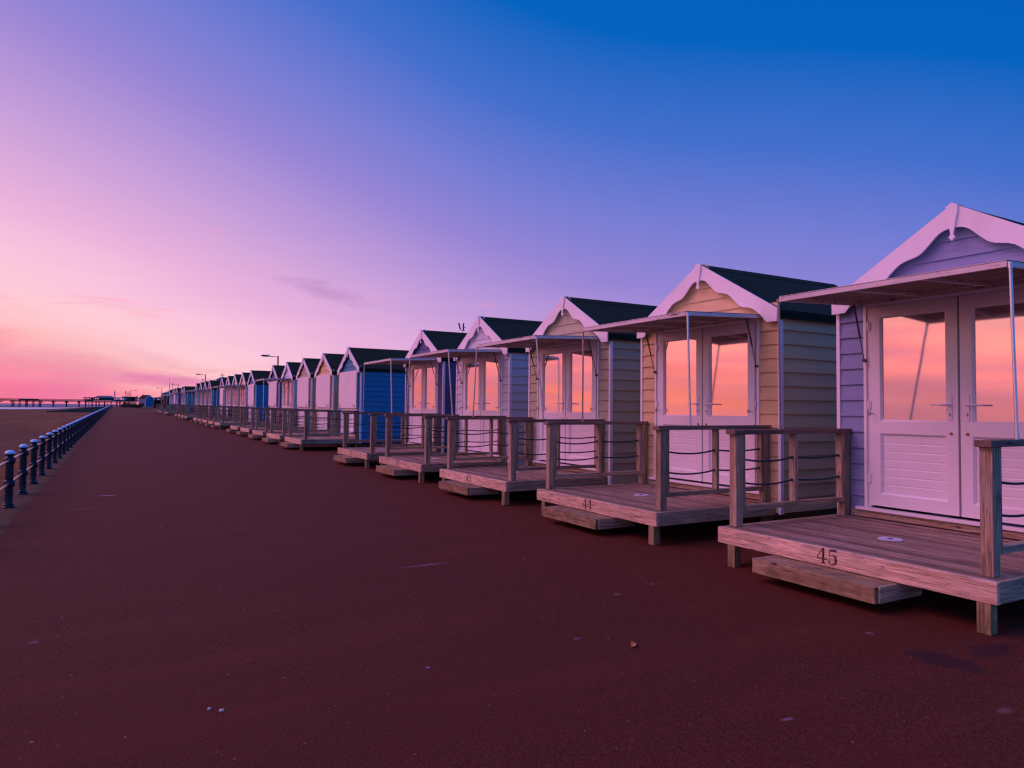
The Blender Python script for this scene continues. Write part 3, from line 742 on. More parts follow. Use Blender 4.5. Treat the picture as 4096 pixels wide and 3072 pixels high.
HUTS = [  # slot, paint, open, label tail
 (0, 'lilac', 1, '45', 'nearest beach hut, lilac blue boards and open shutter, behind deck number 45'),
 (1, 'cream', 1, '44', 'cream clad beach hut with open shutter, reflecting orange sunset, behind deck number 44'),
 (2, 'sage', 1, '43', 'sage grey clad beach hut with open shutter behind deck number 43'),
 (3, 'pale', 1, '42', 'pale blue grey beach hut with open shutter, behind deck number 42'),
 (4, 'violet', 1, '41', 'dark violet beach hut with open shutter, last before the first gap in the row'),
 (6, 'blue', 0, None, 'bright blue sided beach hut with closed shutter, first beyond the nearest gap'),
 (7, 'cream', 0, None, 'cream beach hut with closed shutter right behind the bright blue closed hut'),
 (8, 'sage', 0, None, 'sage beach hut with closed shutter, left of the nearer closed cream hut'),
 (9, 'pale', 1, None, 'pale hut with the only raised shutter in the second cluster of huts'),
 (10, 'violet', 0, None, 'dark violet hut with closed shutter at the far end of the second cluster'),
 (12, 'blue', 0, None, 'blue sided hut with closed shutter, first of the third cluster of huts'),
 (13, 'cream', 1, None, 'cream hut with raised shutter, second in the third cluster'),
 (14, 'sage', 1, None, 'sage hut with raised shutter, middle of the third cluster'),
 (15, 'pale', 1, None, 'pale blue hut with raised shutter, fourth in the third cluster'),
 (16, 'violet', 0, None, 'violet hut with closed shutter ending the third cluster under the roof turret'),
 (18.45, 'teal', 1, None, 'teal sided hut with raised shutter, first of the fourth cluster'),
 (19.5, 'violet', 1, None, 'violet hut with raised shutter in the fourth cluster beside the camera lamp'),
 (20.6, 'sage', 1, None, 'sage hut with raised shutter, third in the fourth cluster'),
 (21.9, 'sage', 1, None, 'grey green hut ending the fourth cluster before a wide gap'),
 (26.35, 'teal', 1, None, 'far teal sided hut standing after the widest gap'),
 (27.4, 'pale', 1, None, 'pale hut just beyond the far teal hut'),
 (29.8, 'violet', 1, None, 'far dark navy sided hut under the second lamp'),
 (30.9, 'cream', 0, None, 'far cream hut with closed shutter beyond the navy hut'),
 (31.95, 'sage', 1, None, 'far grey hut, next to last of the row'),
 (34.2, 'pale', 1, None, 'farthest hut of the row, pale blue, by the teal roofed building')]
DL = {6: 'bright blue closed hut, first past the nearest gap', 7: 'cream closed hut in the second cluster', 8: 'sage closed hut in the second cluster', 9: 'only open shuttered hut in the second cluster', 10: 'violet closed hut ending the second cluster',
      12: 'blue closed hut opening the third cluster', 13: 'cream open hut, second of the third cluster', 14: 'sage open hut, middle of the third cluster', 15: 'pale open hut, fourth of the third cluster', 16: 'violet closed hut ending the third cluster',
      18.45: 'teal hut opening the fourth cluster', 19.5: 'violet hut, second of the fourth cluster', 20.6: 'sage hut, third of the fourth cluster', 21.9: 'last hut of the fourth cluster before the wide gap',
      26.35: 'far teal hut after the widest gap', 27.4: 'pale hut next beyond the far teal hut', 29.8: 'far navy sided hut', 30.9: 'far closed cream hut beyond the navy one', 31.95: 'far grey hut, next to last', 34.2: 'farthest hut of the row'}
so = {0: .04, 1: .103, 2: .14, 3: .13}
for k, paint, op, num, lab in HUTS:
    build_hut(k, paint, op, lab)
    dl = 'weathered timber deck with %s on its front board, %s' % (num, {0: 'largest and nearest deck', 1: 'second nearest deck', 2: 'third deck from the camera', 3: 'fourth deck from the camera', 4: 'fifth deck, last before the first gap'}[k]) if num else 'grey timber deck of the '+DL[k]
    build_deck(k, dl, num, so.get(k, .12))
# fill-in deck of the empty pitch
# ------------------------------------------------------------------ sea railing bollards
def boll():
    mb = MB(); pr = [(.088, 0), (.090, .010), (.078, .022), (.074, .030), (.080, .040), (.076, .052), (.058, .062), (.055, .07), (.055, .190), (.066, .193), (.068, .200), (.066, .207), (.055, .211), (.055, .318), (.070, .330), (.077, .345), (.077, .395), (.070, .412), (.055, .424),
               (.055, .552), (.066, .555), (.068, .562), (.066, .569), (.055, .573), (.055, .670), (.068, .684), (.077, .70), (.077, .752), (.066, .772), (.044, .786), (.040, .795), (.046, .802), (.062, .812), (.069, .827)]
    mb.lathe(pr, 22); return mb.mesh('bollard_post', navy, 0, True)
def bcap():
    mb = MB(); pr = [(.069, .8275), (.0705, .836), (.068, .850), (.058, .866), (.038, .878), (.012, .8835)]; mb.lathe(pr, 22); return mb.mesh('cap', capw, 0, True)
BP = 1.8208; NBOL = 158
def railseg(z):
    mb = MB(); mb.tube([(0, .06, z+SL*.06), (0, BP-.06, z+SL*(BP-.06))], .020, 12); return mb.mesh('rail', railp, 0, True)
pm, cm_, r1, r2 = boll(), bcap(), railseg(.728), railseg(.370)
ordn = ['nearest', 'second', 'third', 'fourth', 'fifth', 'sixth', 'seventh', 'eighth', 'ninth', 'tenth']
for i in range(-2, NBOL):
    y = 13.2941+BP*i; o = empty('railing_bollard', (-1.4306, y, gz(y)))
    if i < 0: lb = ('first' if i == -2 else 'second')+' navy railing bollard just outside the left edge, holding the nearest rails'
    elif i == 0: lb = 'nearest navy railing bollard with white domed cap, patch of green algae near its foot'
    elif i < 10: lb = '%s navy railing bollard with white domed cap, counted from the near end' % ordn[i]
    else: lb = 'navy railing bollard with white domed cap, beyond the tenth, among the merging far posts'
    tag(o, lb, 'bollard', 'navy bollards of the sea railing')
    link('bollard_post', pm, o); link('cap', cm_, o)
    if i < NBOL-1: link('upper_rail', r1, o); link('lower_rail', r2, o)

# ------------------------------------------------------------------ pier
DP = 680.
def pp(u, v): return at(u, v, DP)
pier = empty('pier', pp(160, 1604)); tag(pier, 'long iron pier with arched spans crossing the beach to the sea', 'pier')
P0 = pier.location.copy()
def rel(p): return tuple(Vector(p)-P0)
def pmesh(name, fn, m, parent=pier, **k):
    mb = MB(); fn(mb); mb.v = [rel(v_) for v_ in mb.v]; return link(name, mb.mesh(name, m, **k), parent)
pxl = lambda u, v: pp(u, v)
def zx(u, v): p = pp(u, v); return p.x, p.z
PW = 7.
def topz(u): return 1592.4+(1597.6-1592.4)*u/300. if u < 300 else 1597.6+(u-300)*.006
def deckbox(mb, u0, u1, dv0, dv1, y0=DP, y1=DP+PW, n=1):
    for i in range(n):
        a = u0+(u1-u0)*i/n; b_ = u0+(u1-u0)*(i+1)/n
        x0, zt0 = zx(a, topz(a)+dv0); _, zb0 = zx(a, topz(a)+dv1); x1, zt1 = zx(b_, topz(b_)+dv0); _, zb1 = zx(b_, topz(b_)+dv1)
        m0 = len(mb.v)
        mb.v += [(x0, y0, zb0), (x1, y0, zb1), (x1, y0, zt1), (x0, y0, zt0), (x0, y1, zb0), (x1, y1, zb1), (x1, y1, zt1), (x0, y1, zt0)]
        mb.f += [tuple(m0+i_ for i_ in q) for q in ((0, 1, 2, 3), (5, 4, 7, 6), (0, 4, 5, 1), (3, 2, 6, 7), (0, 3, 7, 4), (1, 5, 6, 2))]
pmesh('pier_deck', lambda mb: deckbox(mb, -700, 560, 4.9, 7.4, n=12), green_m)
def rails(mb):
    for y in (DP+.1, DP+PW-.2):
        deckbox(mb, -700, 560, 0, 1.0, y, y+.15, 12); deckbox(mb, -700, 560, 2.4, 2.9, y, y+.1, 12)
        for u in range(-700, 560, 4): deckbox(mb, u, u+.9, .5, 5, y+.02, y+.12)
pmesh('railing', rails, green_m)
pmesh('windbreak', lambda mb: (deckbox(mb, 75, 157, .6, 5.5, DP-.3, DP-.1, 2), deckbox(mb, 340, 375, 1, 5.5, DP-.3, DP-.1, 2), deckbox(mb, 458, 490, 1, 5.5, DP-.3, DP-.1)), green_m)
cols = [-60, -54, 0-20, 46.8, 53.6, 75.5, 80.3, 101.7, 107.5, 130, 134, 156, 162, 210.8, 213.8, 263.5, 266.8, 314.5, 317.5, 341, 344, 355, 367, 370, 383, 386, 395, 398, 417, 419.5, 430, 443, 446, 470, 482, 500, 515, 530, 545]
for u in cols:
    wd_ = 1.6 if u in (46.8, 53.6, 101.7, 107.5, 156, 162, 417, 419.5) else 1.1
    def cl(mb, u=u):
        x0, zt = zx(u-wd_, topz(u)+7); x1, _ = zx(u+wd_, topz(u)+7)
        for y in (DP+.6, DP+PW-1.4): mb.tube([((x0+x1)/2, y, -1.05), ((x0+x1)/2, y, zt)], (x1-x0)/2*.8, 8)
    pmesh('column', cl, iron_m)
def arch(u0, u1):
    def f(mb):
        n = 12; mid = (u0+u1)/2
        for y in (DP+.3, DP+PW-1):
            prev = None
            for i in range(n+1):
                u = u0+(u1-u0)*i/n; q = (u-mid)/((u1-u0)/2); dv = 8.2+6.5*q*q
                x, zl = zx(u, topz(u)+dv+1.1); _, zh = zx(u, topz(u)+dv-.3)
                if prev: m0 = len(mb.v); mb.v += [(prev[0], y, prev[1]), (x, y, zl), (x, y, zh), (prev[0], y, prev[2]), (prev[0], y+.4, prev[1]), (x, y+.4, zl), (x, y+.4, zh), (prev[0], y+.4, prev[2])]; mb.f += [tuple(m0+i_ for i_ in q_) for q_ in ((0, 1, 2, 3), (5, 4, 7, 6), (0, 4, 5, 1), (3, 2, 6, 7))]
                prev = (x, zl, zh)
            for q in (.97, .86, .72):
                for s_ in (-1, 1):
                    u = mid+s_*q*(u1-u0)/2; x, zl = zx(u, topz(u)+8.2+6.5*q*q); x2, zh = zx(u-s_*4*(1 if q > .8 else -1), topz(u)+7)
                    mb.tube([(x, y+.2, zl), (x2, y+.2, zh)], .09, 4)
    pmesh('arch', f, iron_m)
for a, b_ in ((-118, -57), (-57, -1), (-1, 46.8), (162, 212.3), (212.3, 265.1), (265.1, 316), (316, 343)): arch(a, b_)
def truss(u0, u1, n):
    def f(mb):
        for y in (DP+.4, DP+PW-1):
            for i in range(n):
                a = u0+(u1-u0)*i/n; b_ = u0+(u1-u0)*(i+1)/n
                A = pp(a, topz(a)+7.3); B = pp(b_, topz(b_)+12.); C = pp(a, topz(a)+12.); D_ = pp(b_, topz(b_)+7.3)
                for p, q in ((A, B), (C, D_), (C, B)): mb.tube([(p.x, y, p.z), (q.x, y, q.z)], .09, 4)
    pmesh('truss', f, iron_m)
truss(53.6, 156, 15); truss(341, 545, 34)
# building helper: openings pierce the wall
def wall_open(mb, x0, x1, z0, z1, y0, y1, holes):
    xs = sorted({x0, x1, *[h[0] for h in holes], *[h[1] for h in holes]})
    for a, b_ in zip(xs, xs[1:]):
        hs = [h for h in holes if h[0] <= a and h[1] >= b_]
        if not hs: mb.box(a, b_, y0, y1, z0, z1)
        else: mb.box(a, b_, y0, y1, z0, hs[0][2]); mb.box(a, b_, y0, y1, hs[0][3], z1)
def pavilion(name, u0, u1, v0, v1, holes, wall_m, label, roof_fn, roof_m, depth=PW-1):
    base = pp((u0+u1)/2, v1); o = empty(name, base); tag(o, label, 'building')
    def rl(mb): mb.v = [tuple(Vector(v_)-base) for v_ in mb.v]; return mb
    x0, zt = zx(u0, v0); x1, zb = zx(u1, v1)
    hs = [(zx(a, 0)[0], zx(b_, 0)[0], zx(a, d_)[1], zx(a, c)[1]) for a, b_, c, d_ in holes]
    mb = MB(); wall_open(mb, x0, x1, zb, zt, DP+.2, DP+.5, hs); wall_open(mb, x0, x1, zb, zt, DP+depth-.3, DP+depth, hs)
    mb.box(x0, x0+.3, DP+.5, DP+depth-.3, zb, zt); mb.box(x1-.3, x1, DP+.5, DP+depth-.3, zb, zt)
    link('wall', rl(mb).mesh('wall', wall_m), o)
    mb = MB()
    for a, b_, c, d_ in hs:
        xm = (a+b_)/2; mb.box(xm-.05, xm+.05, DP+.25, DP+.32, c, d_); mb.box(a, b_, DP+.33, DP+.38, (c+d_)/2-.04, (c+d_)/2+.04)
    link('window', rl(mb).mesh('window', white_m), o)
    mb = MB(); roof_fn(mb, x0, x1, zt); link('roof', rl(mb).mesh('roof', roof_m), o)
    return o
def hip(mb, x0, x1, zt, rise=1.45, ov=.9, inset=3.6):
    ya, yb = DP-.5, DP+PW-.3; ym = (ya+yb)/2; zt += .02
    V = [(x0-ov, ya, zt), (x1+ov, ya, zt), (x1+ov, yb, zt), (x0-ov, yb, zt), (x0-ov+inset, ym, zt+rise), (x1+ov-inset, ym, zt+rise)]
    n = len(mb.v); mb.v += V; mb.f += [tuple(n+i for i in q) for q in ((0, 1, 5, 4), (1, 2, 5), (2, 3, 4, 5), (3, 0, 4), (0, 3, 2, 1))]
    mb.box(x0-ov-.02, x1+ov+.02, ya-.02, yb+.02, zt-.28, zt-.005)
pavilion('pier_pavilion', 378, 458, 1589.3, 1602.5, [(380, 390, 1592.2, 1597.2), (393.5, 403.5, 1592.2, 1597.2), (407, 411, 1592.2, 1597.2), (424, 432.5, 1592.2, 1597.2), (435, 442, 1592.2, 1597.2)], green_m, 'green hipped roof pavilion standing on the pier deck beside the flagpole', hip, slate_m)
def flat(mb, x0, x1, zt): mb.box(x0-.4, x1+.2, DP-.2, DP+PW, zt+.0, zt+.75)
pavilion('pier_shop', 490, 541, 1589.5, 1605, [(493, 500, 1593.5, 1598), (503.5, 507, 1594, 1598), (509.5, 513, 1594, 1598), (515, 518.5, 1594, 1598), (525, 530, 1593, 1599.5), (531.5, 539, 1593, 1599.5)], white_m, 'long white single storey pier building with dark flat roof', flat, brick_m)
def gable(mb, x0, x1, zt):
    xm = (x0+x1)/2; mb.prism([(x0-.6, zt), (x1+.6, zt), (xm, zt+1.5)], 1, DP-1.2, DP+PW); mb.tube([(xm, DP-1, zt+1.4), (xm, DP-1, zt+2.4)], .12, 6)
pavilion('pier_porch', 542.5, 552, 1591, 1605, [(544, 547, 1594, 1600), (548.5, 551.3, 1594, 1600)], white_m, 'small white gabled porch with spike between pier building and lone blue hut', gable, slate_m)

# groyne / slipway wall
yb = 262.
def gb(u, v, y=yb): p = at(u, v, y); return p
mb = MB(); T = [(185, 1644.5), (240, 1640.6), (300, 1635), (350, 1630.6), (395, 1627.4), (440, 1625)]
for y_ in (yb, yb+1.2):
    pass
top = [gb(u, v) for u, v in T]; n = len(top)
for p in top: mb.v += [(p.x, yb, p.z), (p.x, yb, -1.05), (p.x, yb+1.1, p.z), (p.x, yb+1.1, -1.05)]
for i in range(n-1):
    a = 4*i; mb.f += [(a, a+1, a+5, a+4), (a+2, a+6, a+7, a+3), (a, a+4, a+6, a+2)]
mb.f += [(0, 2, 3, 1), (4*n-4, 4*n-3, 4*n-1, 4*n-2)]
tag(link('slipway_wall', mb.mesh('slipway_wall', concrete)), 'sloping concrete slipway wall running from the railing down to the sand', 'wall')
# far beach rail beside the slipway
mb = MB()
for u in range(405, 452, 6):
    p = at(u, 1622, 300); mb.tube([(p.x, 300, p.z-.5), (p.x, 300, p.z+.55)], .035, 5)
a, b_ = at(405, 1617.5, 300), at(451, 1617, 300); mb.tube([a, b_], .03, 5); mb.tube([a-Vector((0, 0, .35)), b_-Vector((0, 0, .35))], .03, 5)
tag(link('slipway_railing', mb.mesh('slipway_railing', iron_m)), 'thin dark railing above the slipway under the pier pavilion', 'railing')

# ------------------------------------------------------------------ flagpole, lamps, masts
def thing(name, label, cat, loc, group=None, rz=0):
    o = empty(name, loc, rz); tag(o, label, cat, group); return o
yF = 285.
fb = at(456, 1625.5, yF); ft = at(455.6, 1561, yF); hF = ft.z-fb.z
o = thing('flagpole', 'white flagpole with limp dark flag where the blue railing ends', 'flagpole', fb)
mb = MB(); mb.tube([(0, 0, 0), (0, 0, hF)], [.09, .05], 8); mb.lathe([(.03, hF), (.09, hF+.05), (.03, hF+.12)], 8); link('pole', mb.mesh('pole', paintw, 0, True), o)
mb = MB(); rg = random.Random(1)
pts = []
for i in range(12):
    z = hF-.25-i*.17
    for j in range(5): pts.append((.05+.06*j+.03*math.sin(i*.9+j), .06*math.sin(i*.7+j*1.9), z-.05*j-(.02*i if j > 2 else 0)))
mb.v = pts
for i in range(11):
    for j in range(4): a = i*5+j; mb.f.append((a, a+1, a+6, a+5))
fl = mb.mesh('flag', cloth_d, 0, True); fo = link('flag', fl, o); sm = fo.modifiers.new('s', 'SOLIDIFY'); sm.thickness = .03
def street_lamp(u, vtop, y, arm, label, cctv=False, base=None):
    p = at(u, vtop, y); zb = gz(y) if base is None else base; hgt = p.z-zb
    o = thing('street_lamp', label, 'street lamp', (p.x, y, zb), 'street lamps')
    mb = MB(); mb.tube([(0, 0, 0), (0, 0, 1.3)], .12, 10); mb.tube([(0, 0, 1.3), (0, 0, hgt)], [.085, .065], 10); link('pole', mb.mesh('pole', lamp_m, 0, True), o)
    s_ = -1 if arm > 0 else 1; arm = abs(arm)
    mb = MB(); mb.tube([(0, 0, hgt-.10), (s_*arm*.45, 0, hgt-.06)], .03, 8); link('arm', mb.mesh('arm', lamp_m, 0, True), o)
    mb = MB(); x0 = s_*arm*.42; L = arm*.72
    prof = [(0, .05), (.12, .075), (.45, .14), (.8, .15), (1., .05)]
    rings = []
    for f, r_ in prof:
        n = len(mb.v); rings.append(n)
        mb.v += [(x0+s_*L*f, r_*1.1*math.cos(a), hgt-.05+r_*.62*math.sin(a)+.04*f) for a in [2*math.pi*k/10 for k in range(10)]]
    for a, b_ in zip(rings, rings[1:]):
        for k in range(10): j = (k+1) % 10; mb.f.append((a+k, a+j, b_+j, b_+k))
    mb.f += [tuple(range(rings[0], rings[0]+10)), tuple(range(rings[-1], rings[-1]+10))]
    hd = link('lantern_head', mb.mesh('lantern_head', simple('lantern_grey', (.10, .11, .13), .4), 0, True), o)
    mb = MB(); mb.lathe([(.03, 0), (.035, .07), (.01, .09)], 8, (x0+s_*L*.3, 0, hgt+.05)); link('photocell', mb.mesh('photocell', lamp_m), hd)
    if cctv:
        mb = MB(); mb.tube([(0, 0, hgt-1.15), (-.42, 0, hgt-1.2), (-.42, 0, hgt-1.0)], .035, 6); mb.lathe([(.02, 0), (.10, .03), (.12, .12), (.07, .2)], 10, (-.42, 0, hgt-1.02)); link('camera', mb.mesh('camera', lamp_m, 0, True), o)
    return o
street_lamp(1112.5, 1424, 67., 1.35, 'nearest street lamp, grey head on dark column rising behind the third cluster of huts')
street_lamp(822.3, 1497.5, 128., 1.35, 'street lamp with a small security camera bracket halfway down its column', True)
street_lamp(713, 1536.5, 190., 1.35, 'street lamp behind the navy sided far hut, no camera bracket')
street_lamp(647.6, 1551.5, 236., 1.35, 'street lamp in front of the hedge, left of the teal roofed building')
street_lamp(524, 1561, 290., -1.75, 'slim street lamp with its arm to the right above the shrub bed')
street_lamp(519.3, 1563.5, 262., .3, 'slim column with short head beside the right armed lamp')
def ornate(u, vt, y, label):
    p = at(u, vt, y); zb = gz(y); h_ = p.z-zb; o = thing('ornate_lamp', label, 'street lamp', (p.x, y, zb), 'ornate lamps by the pier entrance')
    mb = MB(); mb.lathe([(.16, 0), (.16, .5), (.09, .6), (.07, h_-.95), (.10, h_-.9), (.05, h_-.85)], 10); link('column', mb.mesh('column', green_m, 0, True), o)
    mb = MB(); mb.lathe([(.10, h_-.84), (.23, h_-.42), (.22, h_-.40), (.12, h_-.22), (.05, h_-.16), (.03, h_)], 8); link('lantern', mb.mesh('lantern', black), o)
    mb = MB()
    for s_ in (-1, 1): mb.tube([(s_*.03, 0, h_-1.2), (s_*.32, 0, h_-1.1)], .025, 6)
    link('ladder_bar', mb.mesh('ladder_bar', green_m), o)
ornate(503.4, 1563, 275., 'taller ornate lantern lamp, left of the pair before the white pier building')
ornate(512.3, 1570, 300., 'shorter ornate lantern lamp, right of the pair before the white pier building')
def mast(u, v0, v1, y, r_, label, name='radio_mast'):
    a = at(u, v0, y); zb = gz(y); o = thing(name, label, 'mast', (a.x, y, zb)); L = a.z-zb
    mb = MB(); mb.tube([(0, 0, 0), (0, 0, L*.75)], [r_*1.6, r_*1.2], 6); mb.tube([(0, 0, L*.75), (0, 0, L)], [r_*.7, r_*.4], 6); link('pole', mb.mesh('pole', lamp_m), o); return o, L
mast(679.2, 1506, 1556, 220., .06, 'taller thin radio mast behind the farthest hut')
mast(690.2, 1533, 1556, 225., .10, 'shorter thicker mast right of the thin radio mast')
o, L = mast(1852, 1292, 1335, 36., .035, 'dark pole with two upright aerial panels behind the violet hut', 'aerial_pole')
for dx, tl, z0, ll in ((0.03, 0, .42, .40), (-.17, -.28, .38, .36)):
    mb = MB(); mb.tube([(dx-.03*tl, 0, L-z0-.0), (dx+tl*.35, 0, L-z0+ll)], .045, 8); link('aerial_panel', mb.mesh('aerial_panel', lamp_m), o)
mb = MB(); mb.tube([(-.15, 0, L-.42), (.12, 0, L-.42)], .02, 6); mb.tube([(.0, 0, L-.25), (.16, 0, L-.25)], .02, 6); link('bracket', mb.mesh('bracket', lamp_m), o)

# ------------------------------------------------------------------ lone hut at the end of the promenade
yl = 236.; bl = at(583, 1627, yl); zt = at(583, 1580, yl).z
SCL = (zt-bl.z)/3.60
def lone():
    o = thing('promenade_hut', 'lone blue hut with lilac side and dark roof beside the shrub bed', 'hut', (bl.x, yl, bl.z), None, R(27))
    hw, dp, ez, az = 1.17, 3.9, 2.58, 3.55
    mb = MB(); z = .0; p = .19
    while z < az-.05:
        z1 = z+p+.003
        hwz = lambda q: hw if q <= ez else max(.02, hw*(az-q)/(az-ez))
        n = len(mb.v); a, b_ = hwz(z), hwz(z1)
        mb.v += [(-a, -dp/2-.016, z), (a, -dp/2-.016, z), (b_, -dp/2-.002, z1), (-b_, -dp/2-.002, z1)]; mb.f += [(n, n+1, n+2, n+3)]
        n = len(mb.v); mb.v += [(-a, dp/2, z), (a, dp/2, z), (b_, dp/2, z1), (-b_, dp/2, z1)]; mb.f += [(n, n+1, n+2, n+3)]
        if z1 < ez+.1:
            for s_ in (-1, 1): n = len(mb.v); mb.v += [(s_*(hw+.016), -dp/2, z), (s_*(hw+.016), dp/2, z), (s_*(hw+.002), dp/2, z1), (s_*(hw+.002), -dp/2, z1)]; mb.f += [(n, n+1, n+2, n+3)]
        z += p
    link('wall', mb.mesh('wall', clad('hut_blue_cladding', (.05, .14, .28))), o)
    mb = MB()
    for s_ in (-1, 1): mb.prism([(0, az+.06), (s_*(hw+.14), ez-.04), (s_*(hw+.14), ez-.09), (0, az+.0)], 1, -dp/2-.12, dp/2+.12)
    mb.lathe([(.10, az+.05), (.06, az+.2), (.01, az+.32)], 8, (0, dp/2-.5, 0))
    link('roof', mb.mesh('roof', felt_m), o)
    mb = MB()
    for s_ in (-1, 1): mb.prism([(0, az+.05), (s_*(hw+.15), ez-.05), (s_*(hw+.15), ez-.20), (s_*hw*.75, ez+.08), (s_*hw*.4, ez+.42), (0, az-.16)], 1, -dp/2-.16, -dp/2-.125)
    link('bargeboard', mb.mesh('bargeboard', paintw), o)
    mb = MB()
    for s_ in (-1, 1): mb.box(s_*hw-.04, s_*hw+.04, -dp/2-.03, -dp/2+.03, 0, ez-.1)
    link('corner_trim', mb.mesh('corner_trim', paintw), o)
    mb = MB(); mb.prism([(.12*math.cos(a), az-.42+.12*math.sin(a)) for a in [2*math.pi*k/12 for k in range(12)]], 1, -dp/2-.05, -dp/2-.018); link('vent', mb.mesh('vent', paintw), o)
    o.scale = (SCL, SCL, SCL)
lone()

# ------------------------------------------------------------------ vegetation
def leaf_mat(name, c):
    mt, t, b = mat(name, .6, .3); r = rnd(t); v = objc(t, r); n = t.noise(v, 3.5, 3, .6)
    t.l.new(t.mix(n, c, tuple(x*.35 for x in c)), b.inputs['Base Color']); return mt
L1 = leaf_mat('dark_leaves', (.07, .085, .04)); L2 = leaf_mat('brown_leaves', (.13, .09, .045)); TW = simple('twig', (.06, .04, .03), .9)
def bush(u, v, y, w_, h_, m, label, seed, name='shrub', group='shrubs in the bed'):
    p = at(u, v, y); zb = gz(y)+.1; rg = random.Random(seed); o = thing(name, label, 'shrub', (p.x, y, zb), group)
    mb = MB(); cl = [(rg.uniform(-.36, .36)*w_, rg.uniform(-.3, .3)*w_, rg.uniform(.25, .75)*h_, rg.uniform(.18, .34)*min(w_, h_*1.4)) for _ in range(12)]
    for i in range(900):
        c_ = rg.choice(cl); d_ = Vector((rg.gauss(0, 1), rg.gauss(0, 1), rg.gauss(0, 1))).normalized()*c_[3]*rg.uniform(.7, 1.12)
        q = Vector(c_[:3])+d_
        if q.z < .02: continue
        a = Vector((rg.gauss(0, 1), rg.gauss(0, 1), rg.gauss(0, 1))).normalized()*.09; b_ = a.cross(Vector((rg.gauss(0, 1), rg.gauss(0, 1), rg.gauss(0, 1)))).normalized()*.045
        mb.poly([q-a, q+b_, q+a, q-b_])
    link('foliage', mb.mesh('foliage', m), o)
    mb = MB()
    for c_ in cl[:7]: mb.tube([(0, 0, 0), (c_[0]*.6, c_[1]*.6, c_[2]*.6), c_[:3]], [.04, .025, .01], 5)
    link('stem', mb.mesh('stem', TW), o)
for i, (u, v, y, w_, h_, m_, lb) in enumerate([
    (495, 1620, 225., 1.5, .95, L2, 'low brown shrub at the left tip of the bed'), (505, 1618, 232., 1.7, 1.3, L2, 'taller brown shrub behind the left tip of the bed'),
    (515, 1618, 222., 1.8, 1.25, L1, 'dense dark shrub beneath the slim lamps'), (527, 1620, 219., 1.6, 1.1, L1, 'round dark shrub, middle of the bed'), (536, 1618, 228., 2.0, 1.3, L1, 'broad dark shrub right of the middle of the bed'),
    (547, 1620, 222., 1.4, 1.0, L1, 'small dark shrub touching the left corner of the lone hut'), (556, 1622, 221., 1.2, .8, L1, 'lowest shrub in front of the lilac side of the hut'), (565, 1618, 220., 1.3, 1.35, L1, 'spiky upright shrub in front of the lone hut')]):
    bush(u, v, y, w_, h_, m_, lb, 20+i)
# bed kerb / soil
mb = MB(); A = [(482, 226), (500, 216), (560, 209), (600, 215), (612, 226), (600, 250), (520, 262), (490, 250)]
pl_ = [(at(u, 1620, y).x, y) for u, y in A]
mb.v = [(x, y, gz(y)+.0) for x, y in pl_]+[(x, y, gz(y)+.12) for x, y in pl_]; n = len(pl_)
mb.f = [tuple(range(n, 2*n))]+[(i, (i+1) % n, n+(i+1) % n, n+i) for i in range(n)]
tag(link('planting_bed', mb.mesh('planting_bed', inl)), kind='structure')
# clipped hedge behind the last decks
def hedge(u0, u1, v0, y, label, seed, depth=2.2):
    a = at(u0, v0, y); b_ = at(u1, v0, y); zb = gz(y); h_ = a.z-zb; W_ = b_.x-a.x; rg = random.Random(seed)
    o = thing('hedge', label, 'hedge', ((a.x+b_.x)/2, y, zb))
    mb = MB()
    for i in range(4200):
        f = rg.random(); x = rg.uniform(-W_/2, W_/2); yy = rg.uniform(-depth/2, depth/2); z = rg.uniform(.02, h_)*(1 if f < .8 else 1); 
        if f < .5: yy = -depth/2+rg.uniform(-.12, .15)
        elif f < .75: z = h_+rg.uniform(-.25, .12)
        elif f < .9: x = rg.choice((-1, 1))*W_/2+rg.uniform(-.15, .15)
        a_ = Vector((rg.gauss(0, 1), rg.gauss(0, 1), rg.gauss(0, 1))).normalized()*.13; b2 = a_.cross(Vector((rg.gauss(0, 1), rg.gauss(0, 1), rg.gauss(0, 1)))).normalized()*.08; q = Vector((x, yy, z))
        mb.poly([q-a_, q+b2, q+a_, q-b2])
    link('foliage', mb.mesh('foliage', L1), o)
    mb = MB()
    for i in range(9): x = -W_/2+W_*(i+.5)/9; mb.tube([(x, 0, 0), (x+.1, 0, h_*.8)], [.06, .02], 5)
    link('stem', mb.mesh('stem', TW), o)
hedge(616, 690, 1600.5, 240., 'dark clipped hedge behind the last decks and lamp post', 5, 3.)

